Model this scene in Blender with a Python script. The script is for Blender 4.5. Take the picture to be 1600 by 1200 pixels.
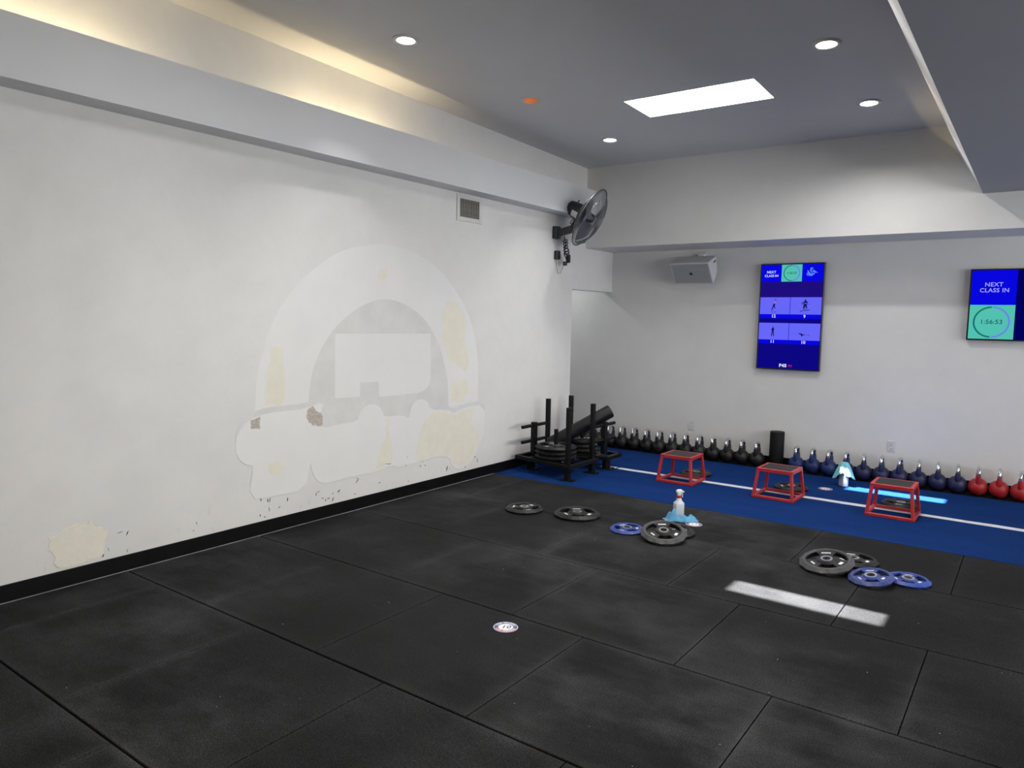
import bpy, bmesh, math, random
from mathutils import Vector, Matrix

for o in list(bpy.data.objects):
    bpy.data.objects.remove(o, do_unlink=True)
scene = bpy.context.scene
COL = scene.collection
PI = math.pi

# ------------------------------------------------------------------ camera
cam_d = bpy.data.cameras.new('camera')
cam_d.sensor_fit = 'HORIZONTAL'
cam_d.sensor_width = 36.0
cam_d.lens = 1137.96 / 1600 * 36.0
cam_d.clip_start = 0.05
cam_d.clip_end = 200
cam = bpy.data.objects.new('camera', cam_d)
COL.objects.link(cam)
yaw, pitch, roll = -0.62644, -0.09042, 0.018543
fw = Vector((math.sin(yaw) * math.cos(pitch), math.cos(yaw) * math.cos(pitch), math.sin(pitch)))
rt = Vector((math.cos(yaw), -math.sin(yaw), 0))
upv = rt.cross(fw)
r2 = rt * math.cos(roll) + upv * math.sin(roll)
u2 = -rt * math.sin(roll) + upv * math.cos(roll)
m3 = Matrix((r2, u2, -fw)).transposed()
cam.matrix_world = Matrix.Translation((4.7899, 0.0, 1.7082)) @ m3.to_4x4()
scene.camera = cam

# ------------------------------------------------------------------ sky, sun, exposure
world = bpy.data.worlds.new('sky')
scene.world = world
world.use_nodes = True
bg = world.node_tree.nodes['Background']
bg.inputs['Color'].default_value = (0.94, 0.97, 1.0, 1)
bg.inputs['Strength'].default_value = 20.0

sun_d = bpy.data.lights.new('sun', 'SUN')
sun_d.energy = 86
sun_d.angle = math.radians(0.6)
sun_d.color = (1.0, 0.975, 0.94)
sun = bpy.data.objects.new('sun', sun_d)
COL.objects.link(sun)
sun.location = (-5, -6, 14)
sun.rotation_euler = Vector((0.372, 0.466, -1.0)).to_track_quat('-Z', 'Y').to_euler()

def portal(name, loc, direction, sx, sy):
    d = bpy.data.lights.new(name, 'AREA')
    d.shape = 'RECTANGLE'; d.size = sx; d.size_y = sy
    d.cycles.is_portal = True
    o = bpy.data.objects.new(name, d); COL.objects.link(o)
    o.location = loc
    o.rotation_euler = Vector(direction).to_track_quat('-Z', 'Y').to_euler()
    return o

portal('skylight_portal', (2.195, 6.297, 4.39), (0, 0, -1), 1.16, 0.56)
portal('skylight_portal', (2.19, 2.69, 4.48), (0, 0, -1), 1.16, 0.56)
wp = portal('storefront_portal', (8.98, 4.4, 1.89), (-1, 0, 0), 8.0, 1.98)
wp.rotation_euler = (PI / 2, 0, PI / 2)

scene.view_settings.view_transform = 'Standard'
scene.view_settings.look = 'None'
scene.view_settings.gamma = 1.0
scene.view_settings.use_curve_mapping = False
scene.view_settings.exposure = 0.5
scene.cycles.use_denoising = True
scene.cycles.max_bounces = 10
scene.cycles.diffuse_bounces = 6
scene.cycles.sample_clamp_indirect = 6.0
scene.cycles.caustics_reflective = False
scene.cycles.caustics_refractive = False

# ------------------------------------------------------------------ materials
MATS = {}

def nodes_of(name):
    m = bpy.data.materials.new(name)
    m.use_nodes = True
    nt = m.node_tree
    b = nt.nodes['Principled BSDF']
    MATS[name] = m
    return m, nt, b

def N(nt, kind, **kw):
    n = nt.nodes.new(kind)
    for k, v in kw.items():
        if k in n.inputs.keys():
            n.inputs[k].default_value = v
        else:
            setattr(n, k, v)
    return n

def ramp(nt, fac, stops):
    r = nt.nodes.new('ShaderNodeValToRGB')
    els = r.color_ramp.elements
    while len(els) < len(stops):
        els.new(0.5)
    for e, (p, c) in zip(els, stops):
        e.position = p
        e.color = (*c, 1) if len(c) == 3 else c
    nt.links.new(fac, r.inputs['Fac'])
    return r.outputs['Color']

def mixc(nt, fac, a, b, mode='MIX'):
    n = nt.nodes.new('ShaderNodeMix')
    n.data_type = 'RGBA'; n.blend_type = mode
    for sock, val in ((n.inputs[0], fac), (n.inputs[6], a), (n.inputs[7], b)):
        if hasattr(val, 'links'):
            nt.links.new(val, sock)
        elif isinstance(val, (int, float)):
            sock.default_value = val
        else:
            sock.default_value = (*val, 1)
    return n.outputs[2]

def math_n(nt, op, a, b=0.0, clamp=False):
    n = nt.nodes.new('ShaderNodeMath'); n.operation = op; n.use_clamp = clamp
    for s, v in zip(n.inputs, (a, b)):
        if hasattr(v, 'links'):
            nt.links.new(v, s)
        else:
            s.default_value = v
    return n.outputs[0]

def noise(nt, scale, detail=4, rough=0.55, vec=None, stretch=None, coord='Object'):
    tc = nt.nodes.new('ShaderNodeTexCoord')
    n = nt.nodes.new('ShaderNodeTexNoise')
    n.inputs['Scale'].default_value = scale
    n.inputs['Detail'].default_value = detail
    n.inputs['Roughness'].default_value = rough
    src = tc.outputs[coord] if vec is None else vec
    if stretch:
        mp = nt.nodes.new('ShaderNodeMapping')
        mp.inputs['Scale'].default_value = stretch
        nt.links.new(src, mp.inputs['Vector']); src = mp.outputs['Vector']
    nt.links.new(src, n.inputs['Vector'])
    return n.outputs['Fac']

def bump_to(nt, b, height, strength, dist=0.01):
    bn = nt.nodes.new('ShaderNodeBump')
    bn.inputs['Strength'].default_value = strength
    bn.inputs['Distance'].default_value = dist
    nt.links.new(height, bn.inputs['Height'])
    nt.links.new(bn.outputs['Normal'], b.inputs['Normal'])

def mat(name, col, rough=0.5, metal=0.0, var=0.0, vscale=4.0, bump=0.0, bscale=60.0, spec=0.5):
    m, nt, b = nodes_of(name)
    b.inputs['Roughness'].default_value = rough
    b.inputs['Metallic'].default_value = metal
    b.inputs['Specular IOR Level'].default_value = spec
    if var > 0:
        f = noise(nt, vscale)
        lo = tuple(c * (1 - var) for c in col); hi = tuple(min(1, c * (1 + var)) for c in col)
        nt.links.new(ramp(nt, f, [(0.3, lo), (0.7, hi)]), b.inputs['Base Color'])
    else:
        b.inputs['Base Color'].default_value = (*col, 1)
    if bump > 0:
        bump_to(nt, b, noise(nt, bscale, 3), bump, 0.004)
    return m

def emit(name, col, strength=1.0):
    m = bpy.data.materials.new(name); m.use_nodes = True
    nt = m.node_tree
    nt.nodes.remove(nt.nodes['Principled BSDF'])
    e = nt.nodes.new('ShaderNodeEmission')
    e.inputs['Color'].default_value = (*col, 1)
    e.inputs['Strength'].default_value = strength * (0.72 if name.startswith('scr_') else 1.0)
    nt.links.new(e.outputs[0], nt.nodes['Material Output'].inputs['Surface'])
    MATS[name] = m
    return m

def glass_mat(gname, tint):
    m = bpy.data.materials.new(gname); m.use_nodes = True
    nt = m.node_tree
    nt.nodes.remove(nt.nodes['Principled BSDF'])
    t = N(nt, 'ShaderNodeBsdfTransparent'); t.inputs['Color'].default_value = (*tint, 1)
    g = N(nt, 'ShaderNodeBsdfGlossy'); g.inputs['Roughness'].default_value = 0.02
    mx = N(nt, 'ShaderNodeMixShader'); mx.inputs[0].default_value = 0.05
    nt.links.new(t.outputs[0], mx.inputs[1]); nt.links.new(g.outputs[0], mx.inputs[2])
    nt.links.new(mx.outputs[0], nt.nodes['Material Output'].inputs['Surface'])
    MATS[gname] = m

glass_mat('clear_glass', (0.95, 0.97, 0.97))
glass_mat('tinted_glass', (0.245, 0.24, 0.235))

def wall_material(name, base, grime, scuffs):
    m, nt, b = nodes_of(name)
    b.inputs['Roughness'].default_value = 0.62
    b.inputs['Specular IOR Level'].default_value = 0.3
    c = ramp(nt, noise(nt, 0.9, 6, 0.6), [(0.35, tuple(x * (1 - grime) for x in base)), (0.62, base)])
    c2 = ramp(nt, noise(nt, 3.5, 5, 0.65), [(0.3, (1 - grime * .6,) * 3), (0.6, (1, 1, 1))])
    c = mixc(nt, 1.0, c, c2, 'MULTIPLY')
    if scuffs:
        tc = nt.nodes.new('ShaderNodeTexCoord')
        sp = nt.nodes.new('ShaderNodeSeparateXYZ'); nt.links.new(tc.outputs['Object'], sp.inputs[0])
        low = math_n(nt, 'SUBTRACT', 1.0, math_n(nt, 'MULTIPLY', sp.outputs['Z'], 1.9), True)
        low = math_n(nt, 'MULTIPLY', low, low)
        marks = ramp(nt, noise(nt, 26, 3, 0.6, stretch=(1, 1, 0.32)), [(0.60, (0, 0, 0)), (0.74, (1, 1, 1))])
        zone = ramp(nt, noise(nt, 1.7, 2), [(0.40, (0.15, 0.15, 0.15)), (0.62, (1, 1, 1))])
        f = math_n(nt, 'MULTIPLY', math_n(nt, 'MULTIPLY', low, marks), zone)
        c = mixc(nt, math_n(nt, 'MULTIPLY', f, 0.55), c, (0.30, 0.29, 0.28))
        dust = math_n(nt, 'MULTIPLY', low, 0.22)
        c = mixc(nt, dust, c, (0.50, 0.48, 0.44))
    nt.links.new(c, b.inputs['Base Color'])
    bump_to(nt, b, noise(nt, 90, 3), 0.12, 0.003)
    return m

wall_material('wall_white_paint', (0.81, 0.80, 0.775), 0.065, True)
wall_material('wall_back_paint', (0.74, 0.735, 0.72), 0.05, True)
wall_material('ceiling_paint', (0.66, 0.66, 0.67), 0.03, False)
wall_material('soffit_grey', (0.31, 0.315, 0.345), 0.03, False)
wall_material('soffit_paint', (0.70, 0.70, 0.71), 0.03, False)
mat('fresh_white_paint', (0.825, 0.82, 0.805), 0.5, var=0.02, vscale=3, bump=0.06, bscale=70)
mat('old_grey_paint', (0.715, 0.715, 0.695), 0.6, var=0.06, vscale=4, bump=0.08, bscale=60)
mat('cream_filler', (0.82, 0.79, 0.675), 0.6, var=0.03, vscale=9, bump=0.25, bscale=30)
mat('torn_plaster', (0.50, 0.45, 0.40), 0.8, var=0.25, vscale=60, bump=0.4, bscale=90)
mat('black_vinyl', (0.004, 0.004, 0.0045), 0.45, var=0.3, vscale=6, spec=0.15)
mat('concrete_slab', (0.05, 0.05, 0.05), 0.9, var=0.2)
mat('joint_caulk', (0.22, 0.22, 0.24), 0.6, var=0.3, vscale=8)

def mat_rubber():
    m, nt, b = nodes_of('recycled_rubber')
    b.inputs['Specular IOR Level'].default_value = 0.06
    tc = nt.nodes.new('ShaderNodeTexCoord')
    geo = nt.nodes.new('ShaderNodeNewGeometry')
    pos = geo.outputs['Position']
    fine = noise(nt, 150, 3, 0.8, vec=pos)
    base = ramp(nt, fine, [(0.38, (0.006, 0.0061, 0.0066)), (0.56, (0.0145, 0.0147, 0.0156)), (0.72, (0.039, 0.0395, 0.0415))])
    # chalky dust: cloudy over the floor, and denser along the rims of each mat
    cloud = ramp(nt, noise(nt, 1.5, 6, 0.62, vec=pos), [(0.42, (0, 0, 0)), (0.72, (1, 1, 1))])
    streak = ramp(nt, noise(nt, 5.0, 5, 0.65, vec=pos, stretch=(0.5, 1.5, 1)), [(0.45, (0, 0, 0)), (0.75, (1, 1, 1))])
    sp = nt.nodes.new('ShaderNodeSeparateXYZ'); nt.links.new(tc.outputs['Generated'], sp.inputs[0])
    def rim(o):
        d = math_n(nt, 'ABSOLUTE', math_n(nt, 'SUBTRACT', o, 0.5))
        return math_n(nt, 'POWER', math_n(nt, 'MULTIPLY', d, 2.0), 16)
    edge = math_n(nt, 'MAXIMUM', rim(sp.outputs['X']), rim(sp.outputs['Y']))
    big = ramp(nt, noise(nt, 0.55, 3, 0.5, vec=pos), [(0.40, (0.15, 0.15, 0.15)), (0.66, (1, 1, 1))])
    d = math_n(nt, 'ADD', math_n(nt, 'MULTIPLY', cloud, 0.60), math_n(nt, 'MULTIPLY', streak, 0.22))
    d = math_n(nt, 'ADD', d, math_n(nt, 'MULTIPLY', edge, 0.42))
    d = math_n(nt, 'MULTIPLY', math_n(nt, 'MULTIPLY', d, big), 0.62, True)
    grain = math_n(nt, 'MULTIPLY', d, math_n(nt, 'ADD', math_n(nt, 'MULTIPLY', fine, 3.0), -0.75), True)
    c = mixc(nt, grain, base, (0.142, 0.145, 0.154))
    nt.links.new(c, b.inputs['Base Color'])
    b.inputs['Roughness'].default_value = 0.78
    bump_to(nt, b, fine, 0.35, 0.002)
mat_rubber()

def mat_turf():
    m, nt, b = nodes_of('blue_turf')
    b.inputs['Roughness'].default_value = 0.85
    b.inputs['Specular IOR Level'].default_value = 0.03
    f = noise(nt, 340, 2, 0.8)
    c = ramp(nt, f, [(0.25, (0.003, 0.018, 0.090)), (0.55, (0.007, 0.034, 0.155)), (0.85, (0.020, 0.070, 0.25))])
    g = ramp(nt, noise(nt, 2.2, 4, stretch=(0.5, 1.6, 1)), [(0.3, (0.82, 0.82, 0.85)), (0.7, (1.08, 1.08, 1.05))])
    nt.links.new(mixc(nt, 1.0, c, g, 'MULTIPLY'), b.inputs['Base Color'])
    bump_to(nt, b, f, 0.7, 0.006)
mat_turf()
mat('white_turf_line', (0.62, 0.64, 0.68), 0.9, var=0.18, vscale=120, bump=0.5, bscale=260)

mat('black_steel', (0.005, 0.005, 0.0055), 0.42, var=0.3, vscale=20, spec=0.2)
mat('worn_steel', (0.16, 0.16, 0.165), 0.4, 0.8, var=0.4, vscale=30)
mat('black_rubber', (0.018, 0.018, 0.019), 0.5, var=0.3, vscale=15, bump=0.1, bscale=200)
mat('charcoal_rubber', (0.055, 0.056, 0.060), 0.48, var=0.2, vscale=12, bump=0.1, bscale=200)
mat('plate_black', (0.011, 0.011, 0.0115), 0.48, var=0.3, vscale=12, bump=0.08, bscale=150, spec=0.35)
mat('plate_blue', (0.028, 0.060, 0.30), 0.45, var=0.2, vscale=12, bump=0.08, bscale=150)
mat('plate_navy', (0.038, 0.055, 0.19), 0.42, var=0.2, vscale=12, bump=0.08, bscale=150)
mat('plate_web_blue', (0.022, 0.045, 0.22), 0.5, var=0.2, vscale=12)
mat('kettle_black', (0.008, 0.008, 0.0085), 0.5, var=0.25, vscale=18, bump=0.06, bscale=120)
mat('kettle_blue', (0.010, 0.026, 0.115), 0.5, var=0.2, vscale=18, bump=0.06, bscale=120)
mat('kettle_navy', (0.014, 0.016, 0.060), 0.5, var=0.2, vscale=18, bump=0.06, bscale=120)
mat('kettle_red', (0.36, 0.014, 0.017), 0.48, var=0.12, vscale=18, bump=0.06, bscale=120)
mat('chrome', (0.72, 0.72, 0.74), 0.16, 1.0)
mat('steel_sleeve', (0.75, 0.74, 0.72), 0.28, 1.0)
mat('print_white', (0.78, 0.78, 0.78), 0.6)
mat('print_red', (0.60, 0.03, 0.03), 0.6)
mat('red_powder_coat', (0.41, 0.022, 0.026), 0.42, var=0.10, vscale=14)
mat('grip_tread', (0.018, 0.018, 0.019), 0.85, var=0.4, vscale=160, bump=0.3, bscale=240)
mat('foam_black', (0.006, 0.006, 0.0065), 0.65, var=0.2, vscale=40, bump=0.15, bscale=260, spec=0.2)
mat('vinyl_tube', (0.008, 0.008, 0.009), 0.42, var=0.2, vscale=20, spec=0.3)
mat('fan_black', (0.013, 0.014, 0.016), 0.4)
mat('fan_bracket', (0.035, 0.036, 0.036), 0.5, var=0.15, vscale=30)
mat('fan_wire', (0.20, 0.205, 0.22), 0.35, 0.7)
mat('fan_blade', (0.17, 0.175, 0.19), 0.35, 0.6)
mat('paper_label', (0.72, 0.72, 0.68), 0.7, var=0.05)
mat('white_plastic', (0.74, 0.74, 0.73), 0.4)
mat('bottle_plastic', (0.62, 0.65, 0.70), 0.35, var=0.03)
mat('red_plastic', (0.50, 0.03, 0.03), 0.4)
mat('cloth_sky_blue', (0.10, 0.31, 0.50), 0.9, var=0.12, vscale=30, bump=0.3, bscale=220)
mat('cloth_aqua', (0.20, 0.52, 0.60), 0.9, var=0.14, vscale=30, bump=0.3, bscale=220)
mat('speaker_white', (0.62, 0.62, 0.62), 0.5, bump=0.05, bscale=200)
mat('speaker_grille', (0.34, 0.345, 0.35), 0.6, var=0.12, vscale=300, bump=0.3, bscale=500)
mat('tv_black', (0.008, 0.008, 0.009), 0.3)
mat('outlet_plastic', (0.66, 0.66, 0.66), 0.4)
mat('socket_dark', (0.05, 0.05, 0.055), 0.6)
mat('vent_white', (0.70, 0.69, 0.66), 0.5, var=0.04)
mat('vent_slat', (0.38, 0.36, 0.32), 0.55, var=0.25, vscale=25)
mat('vent_dark', (0.02, 0.019, 0.018), 0.9)
mat('trim_white', (0.62, 0.62, 0.62), 0.45)
mat('can_white', (0.72, 0.72, 0.72), 0.4)
mat('can_copper', (0.80, 0.36, 0.13), 0.35, 0.3)
mat('window_frame_metal', (0.05, 0.05, 0.055), 0.4, 0.5)
mat('sticker_navy', (0.06, 0.09, 0.20), 0.5)
mat('sticker_white', (0.80, 0.80, 0.84), 0.5)
mat('sticker_red', (0.48, 0.11, 0.10), 0.5)
emit('scr_navy', (0.004, 0.002, 0.22))
emit('scr_deep', (0.0, 0.0, 0.10))
emit('scr_blue', (0.002, 0.002, 0.72))
emit('scr_band', (0.012, 0.004, 0.20))
emit('scr_lilac', (0.13, 0.13, 0.92))
emit('scr_green', (0.085, 0.52, 0.42))
emit('scr_ring_dark', (0.01, 0.16, 0.15))
emit('scr_ring_lilac', (0.14, 0.22, 0.82))
emit('scr_text', (0.34, 0.34, 0.95))
emit('scr_text_white', (0.70, 0.72, 1.0))
emit('scr_text_dark', (0.01, 0.10, 0.12))
emit('scr_bird', (0.10, 0.22, 0.95))
emit('scr_figure', (0.012, 0.006, 0.11))
emit('scr_red', (0.55, 0.02, 0.12))
emit('scr_skin', (0.45, 0.12, 0.45))
emit('led_cool', (0.95, 0.97, 1.0), 14.0)
emit('led_warm', (1.0, 0.86, 0.66), 10.0)
emit('led_amber', (1.0, 0.50, 0.20), 1.6)
emit('tube_dim', (1.0, 0.80, 0.47), 20.0)
emit('tube_warm', (1.0, 0.80, 0.47), 53.0)

# ------------------------------------------------------------------ mesh helpers
class MB:
    def __init__(self):
        self.v = []; self.f = []
    def add(self, verts, faces):
        o = len(self.v)
        self.v += [Vector(p) for p in verts]
        self.f += [[i + o for i in f] for f in faces]
        return self
    def xform(self, M):
        self.v = [M @ p for p in self.v]
        return self
    def box(self, c, s, rz=0.0, M=None):
        x, y, z = (k / 2 for k in s)
        p = [Vector((sx * x, sy * y, sz * z)) for sz in (-1, 1) for sy in (-1, 1) for sx in (-1, 1)]
        if M is not None:
            p = [M @ q for q in p]
        elif rz:
            R = Matrix.Rotation(rz, 3, 'Z'); p = [R @ q for q in p]
        p = [q + Vector(c) for q in p]
        return self.add(p, [(0, 2, 3, 1), (4, 5, 7, 6), (0, 1, 5, 4), (2, 6, 7, 3), (0, 4, 6, 2), (1, 3, 7, 5)])
    def quad(self, a, b, c, d):
        return self.add([a, b, c, d], [(0, 1, 2, 3)])
    def cyl(self, p0, p1, r0, r1=None, n=16, caps=True):
        r1 = r0 if r1 is None else r1
        p0 = Vector(p0); p1 = Vector(p1); d = (p1 - p0).normalized()
        a = d.orthogonal().normalized(); b = d.cross(a)
        vs = []
        for p, r in ((p0, r0), (p1, r1)):
            for i in range(n):
                t = 2 * PI * i / n
                vs.append(p + a * (r * math.cos(t)) + b * (r * math.sin(t)))
        fs = [(i, (i + 1) % n, n + (i + 1) % n, n + i) for i in range(n)]
        if caps:
            fs += [tuple(range(n))[::-1], tuple(range(n, 2 * n))]
        return self.add(vs, fs)
    def beam(self, p0, p1, w, h, upd=(0, 0, 1)):
        p0 = Vector(p0); p1 = Vector(p1); d = (p1 - p0).normalized()
        s = d.cross(Vector(upd)).normalized(); u = s.cross(d)
        vs = []
        for p in (p0, p1):
            for a, b in ((-1, -1), (1, -1), (1, 1), (-1, 1)):
                vs.append(p + s * (a * w / 2) + u * (b * h / 2))
        return self.add(vs, [(0, 3, 2, 1), (4, 5, 6, 7), (0, 1, 5, 4), (1, 2, 6, 5), (2, 3, 7, 6), (3, 0, 4, 7)])
    def sweep(self, path, r, n=10, closed=False, caps=True):
        P = [Vector(p) for p in path]; k = len(P)
        rad = r if isinstance(r, (list, tuple)) else [r] * k
        tang = []
        for i in range(k):
            if closed:
                t = P[(i + 1) % k] - P[i - 1]
            else:
                t = P[min(i + 1, k - 1)] - P[max(i - 1, 0)]
            tang.append(t.normalized())
        a = tang[0].orthogonal().normalized()
        vs = []
        for i in range(k):
            a = (a - tang[i] * a.dot(tang[i])).normalized()
            b = tang[i].cross(a)
            for j in range(n):
                t = 2 * PI * j / n
                vs.append(P[i] + a * (rad[i] * math.cos(t)) + b * (rad[i] * math.sin(t)))
        fs = []
        for i in range(k if closed else k - 1):
            i2 = (i + 1) % k
            for j in range(n):
                fs.append((i * n + j, i * n + (j + 1) % n, i2 * n + (j + 1) % n, i2 * n + j))
        if caps and not closed:
            fs += [tuple(range(n))[::-1], tuple(range((k - 1) * n, k * n))]
        return self.add(vs, fs)
    def lathe(self, prof, n=32, c=(0, 0, 0), cap0=True, cap1=True):
        c = Vector(c); vs = []
        for r, z in prof:
            for i in range(n):
                t = 2 * PI * i / n
                vs.append(c + Vector((r * math.cos(t), r * math.sin(t), z)))
        k = len(prof); fs = []
        for a in range(k - 1):
            for i in range(n):
                fs.append((a * n + i, a * n + (i + 1) % n, (a + 1) * n + (i + 1) % n, (a + 1) * n + i))
        if cap0: fs.append(tuple(range(n))[::-1])
        if cap1: fs.append(tuple(range((k - 1) * n, k * n)))
        return self.add(vs, fs)
    def loft(self, rings, cap=True):
        n = len(rings[0]); vs = [p for r in rings for p in r]; fs = []
        for a in range(len(rings) - 1):
            for i in range(n):
                fs.append((a * n + i, a * n + (i + 1) % n, (a + 1) * n + (i + 1) % n, (a + 1) * n + i))
        if cap:
            fs += [tuple(range(n))[::-1], tuple(range((len(rings) - 1) * n, len(rings) * n))]
        return self.add(vs, fs)
    def prism(self, poly, fn, d):
        """poly: 2-d outline; fn(u, v, w) -> 3-d point; extruded from w=0 to w=d"""
        n = len(poly)
        vs = [fn(u, v, 0) for u, v in poly] + [fn(u, v, d) for u, v in poly]
        fs = [tuple(range(n))[::-1], tuple(range(n, 2 * n))]
        fs += [(i, (i + 1) % n, n + (i + 1) % n, n + i) for i in range(n)]
        return self.add(vs, fs)
    def mesh(self, name, material, bevel=0.0, smooth=None, segs=1):
        me = bpy.data.meshes.new(name)
        bm = bmesh.new()
        bv = [bm.verts.new(p) for p in self.v]
        for f in self.f:
            try:
                bm.faces.new([bv[i] for i in f])
            except ValueError:
                pass
        bmesh.ops.recalc_face_normals(bm, faces=bm.faces)
        if bevel > 0:
            bmesh.ops.bevel(bm, geom=[e for e in bm.edges], offset=bevel, segments=segs, affect='EDGES', clamp_overlap=True)
        bm.to_mesh(me); bm.free()
        me.materials.append(MATS[material])
        if smooth is not None:
            me.polygons.foreach_set('use_smooth', [True] * len(me.polygons))
            me.set_sharp_from_angle(angle=math.radians(smooth))
        return me
    def build(self, name, material, parent=None, bevel=0.0, smooth=None, segs=1):
        return link(name, self.mesh(name, material, bevel, smooth, segs), parent)

def link(name, me, parent=None):
    o = bpy.data.objects.new(name, me)
    COL.objects.link(o)
    if parent is not None:
        o.parent = parent
    return o

def tag(o, label, cat=None, group=None, kind=None):
    o['label'] = label
    if cat: o['category'] = cat
    if group: o['group'] = group
    if kind: o['kind'] = kind
    return o

def thing(name, label, cat, loc=(0, 0, 0), rz=0.0, group=None):
    o = bpy.data.objects.new(name, None)
    o.empty_display_size = 0.1
    COL.objects.link(o)
    o.location = loc; o.rotation_euler = (0, 0, rz)
    return tag(o, label, cat, group)

def copy_tree(o, parent=None):
    c = o.copy(); COL.objects.link(c); c.parent = parent
    for ch in list(o.children):
        copy_tree(ch, c)
    return c

def text_mesh(body, size, material, ox='CENTER', extrude=0.0, shear=0.0, spacing=1.0, bold=0.0):
    cu = bpy.data.curves.new('lettering', 'FONT')
    cu.body = body; cu.size = size; cu.align_x = ox; cu.align_y = 'CENTER'
    cu.extrude = extrude; cu.shear = shear; cu.space_character = spacing * 1.06; cu.offset = bold
    cu.resolution_u = 3
    t = bpy.data.objects.new('lettering', cu)
    COL.objects.link(t)
    bpy.context.view_layer.update()
    me = bpy.data.meshes.new_from_object(t)
    bpy.data.objects.remove(t, do_unlink=True)
    bpy.data.curves.remove(cu)
    me.materials.clear(); me.materials.append(MATS[material])
    me.name = 'lettering'
    return me

ORD = ['first', 'second', 'third', 'fourth', 'fifth', 'sixth', 'seventh', 'eighth', 'ninth', 'tenth', 'eleventh', 'twelfth']

# ------------------------------------------------------------------ the room shell
YB, YS, YE = 8.90, 8.169, 7.865          # back wall, front of back soffit, end of left wall
Y0, XR, XN = -4.0, 9.0, -1.6             # near wall, right wall, niche end
def zc(y): return 3.8065 - 0.0245 * y     # gently sloping ceiling
ZF, ZFT, DF = 2.9425, 3.289, 0.2114      # left fascia bottom, top, depth
ZS = 2.612                               # back soffit underside
ZR = 2.945                               # right soffit underside
ZH = 2.082                               # niche header

# floor slab
fl = MB().box(((XR + XN) / 2, (Y0 + YB) / 2, -0.06), (XR - XN, YB - Y0, 0.08)).build('floor', 'concrete_slab')
tag(fl, 'gym floor of square black rubber mats meeting a blue turf lane', kind='structure')

# rubber mats: 1 m squares laid half-bond
GAP, GAPY = 0.005, 0.011
ROWS = {0.3131: 0.915, 1.3131: 0.4104, 2.3134: 0.8993, 3.3137: 0.4147, 4.3140: 0.9285, 5.3143: 0.4303, -0.6869: 0.41, -1.6869: 0.91, -2.6869: 0.41, -3.6869: 0.91}
cache = {}
rng = random.Random(4)
for y0, off in ROWS.items():
    y1 = y0 + 1.0
    xs = [0.012, off] + [off + k for k in range(1, 10)]
    for a, b in zip(xs[:-1], xs[1:]):
        if a > XR - 0.05: break
        b = min(b, XR)
        ya = max(y0, Y0)
        if y1 < -1.7 and a < 1.0: pass
        w, h = round(b - a - GAP, 3), round(y1 - ya - GAPY, 3)
        key = (w, h)
        if key not in cache:
            t, e = 0.018, 0.003
            m = MB(); x, y = w / 2, h / 2
            lo = [(-x, -y, -t), (x, -y, -t), (x, y, -t), (-x, y, -t)]
            mi = [(-x, -y, -e), (x, -y, -e), (x, y, -e), (-x, y, -e)]
            hi = [(-x + e, -y + e, 0), (x - e, -y + e, 0), (x - e, y - e, 0), (-x + e, y - e, 0)]
            m.loft([[Vector(p) for p in r] for r in (lo, mi, hi)])
            cache[key] = m.mesh('rubber_mat', 'recycled_rubber')
        o = link('rubber_mat', cache[key], fl)
        o.location = ((a + b) / 2, (ya + y1) / 2, rng.uniform(-0.0012, 0.0))

# turf lane with its white line, black rubber strip along the wall
tf = MB()
tf.box(((XR + XN) / 2, (6.318 + 8.60) / 2, -0.010), (XR - XN, 8.60 - 6.318, 0.018))
tf = tf.build('turf_lane', 'blue_turf', fl)
tag(tf, 'blue artificial turf lane')
wl = MB()
pts = []
for i in range(41):
    x = 0.93 + (XR - 0.95) * i / 40 - (0.9 * 0)
    x = min(x, XR)
    pts.append((x, 7.462 - 0.0098 * (x - 0.96) + rng.uniform(-0.004, 0.004)))
top = [Vector((x, y + 0.045 + rng.uniform(-0.004, 0.004), 0.0005)) for x, y in pts]
bot = [Vector((x, y - 0.045 + rng.uniform(-0.004, 0.004), 0.0005)) for x, y in pts]
wl.add(top + bot, [(i, i + 1, 41 + i + 1, 41 + i) for i in range(40)])
wl = wl.build('line', 'white_turf_line', tf); wl['label'] = 'worn white line along the turf'
MB().box((0.81, 7.47, 0.0003), (0.19, 0.085, 0.001)).build('line', 'white_turf_line', tf)
MB().box(((XR + XN) / 2, (8.604 + YB) / 2, -0.011), (XR - XN, YB - 8.604, 0.016)).build('edge_strip', 'black_vinyl', fl)

# left wall with the header over the niche
wlft = MB()
wlft.quad((0, Y0, -0.02), (0, YE, -0.02), (0, YE, zc(YE) + .02), (0, Y0, zc(Y0) + .02))
wlft.quad((0, YE, ZH), (0, YB, ZH), (0, YB, 3.7), (0, YE, 3.7))
wlft.quad((0, YE, -0.02), (-0.14, YE, -0.02), (-0.14, YE, ZH), (0, YE, ZH))
wlft.quad((0, YE, ZH), (-0.14, YE, ZH), (-0.14, YB, ZH), (0, YB, ZH))
wlft.quad((-0.14, YE, ZH), (-0.14, YB, ZH), (-0.14, YB, 2.6), (-0.14, YE, 2.6))
wlft = wlft.build('wall_left', 'wall_white_paint')
tag(wlft, 'long white left wall with repainted patches and scuffs', kind='structure')

# niche shell
nc = MB()
nc.quad((-0.14, YE, -0.02), (XN, YE, -0.02), (XN, YE, 2.6), (-0.14, YE, 2.6))
nc.quad((XN, YE, -0.02), (XN, YB, -0.02), (XN, YB, 2.6), (XN, YE, 2.6))
nc.quad((XN, YE, 2.6), (-0.14, YE, 2.6), (-0.14, YB, 2.6), (XN, YB, 2.6))
nc = nc.build('wall_niche', 'wall_back_paint')
tag(nc, 'white walls of the niche behind the weight sleds', kind='structure')

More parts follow.
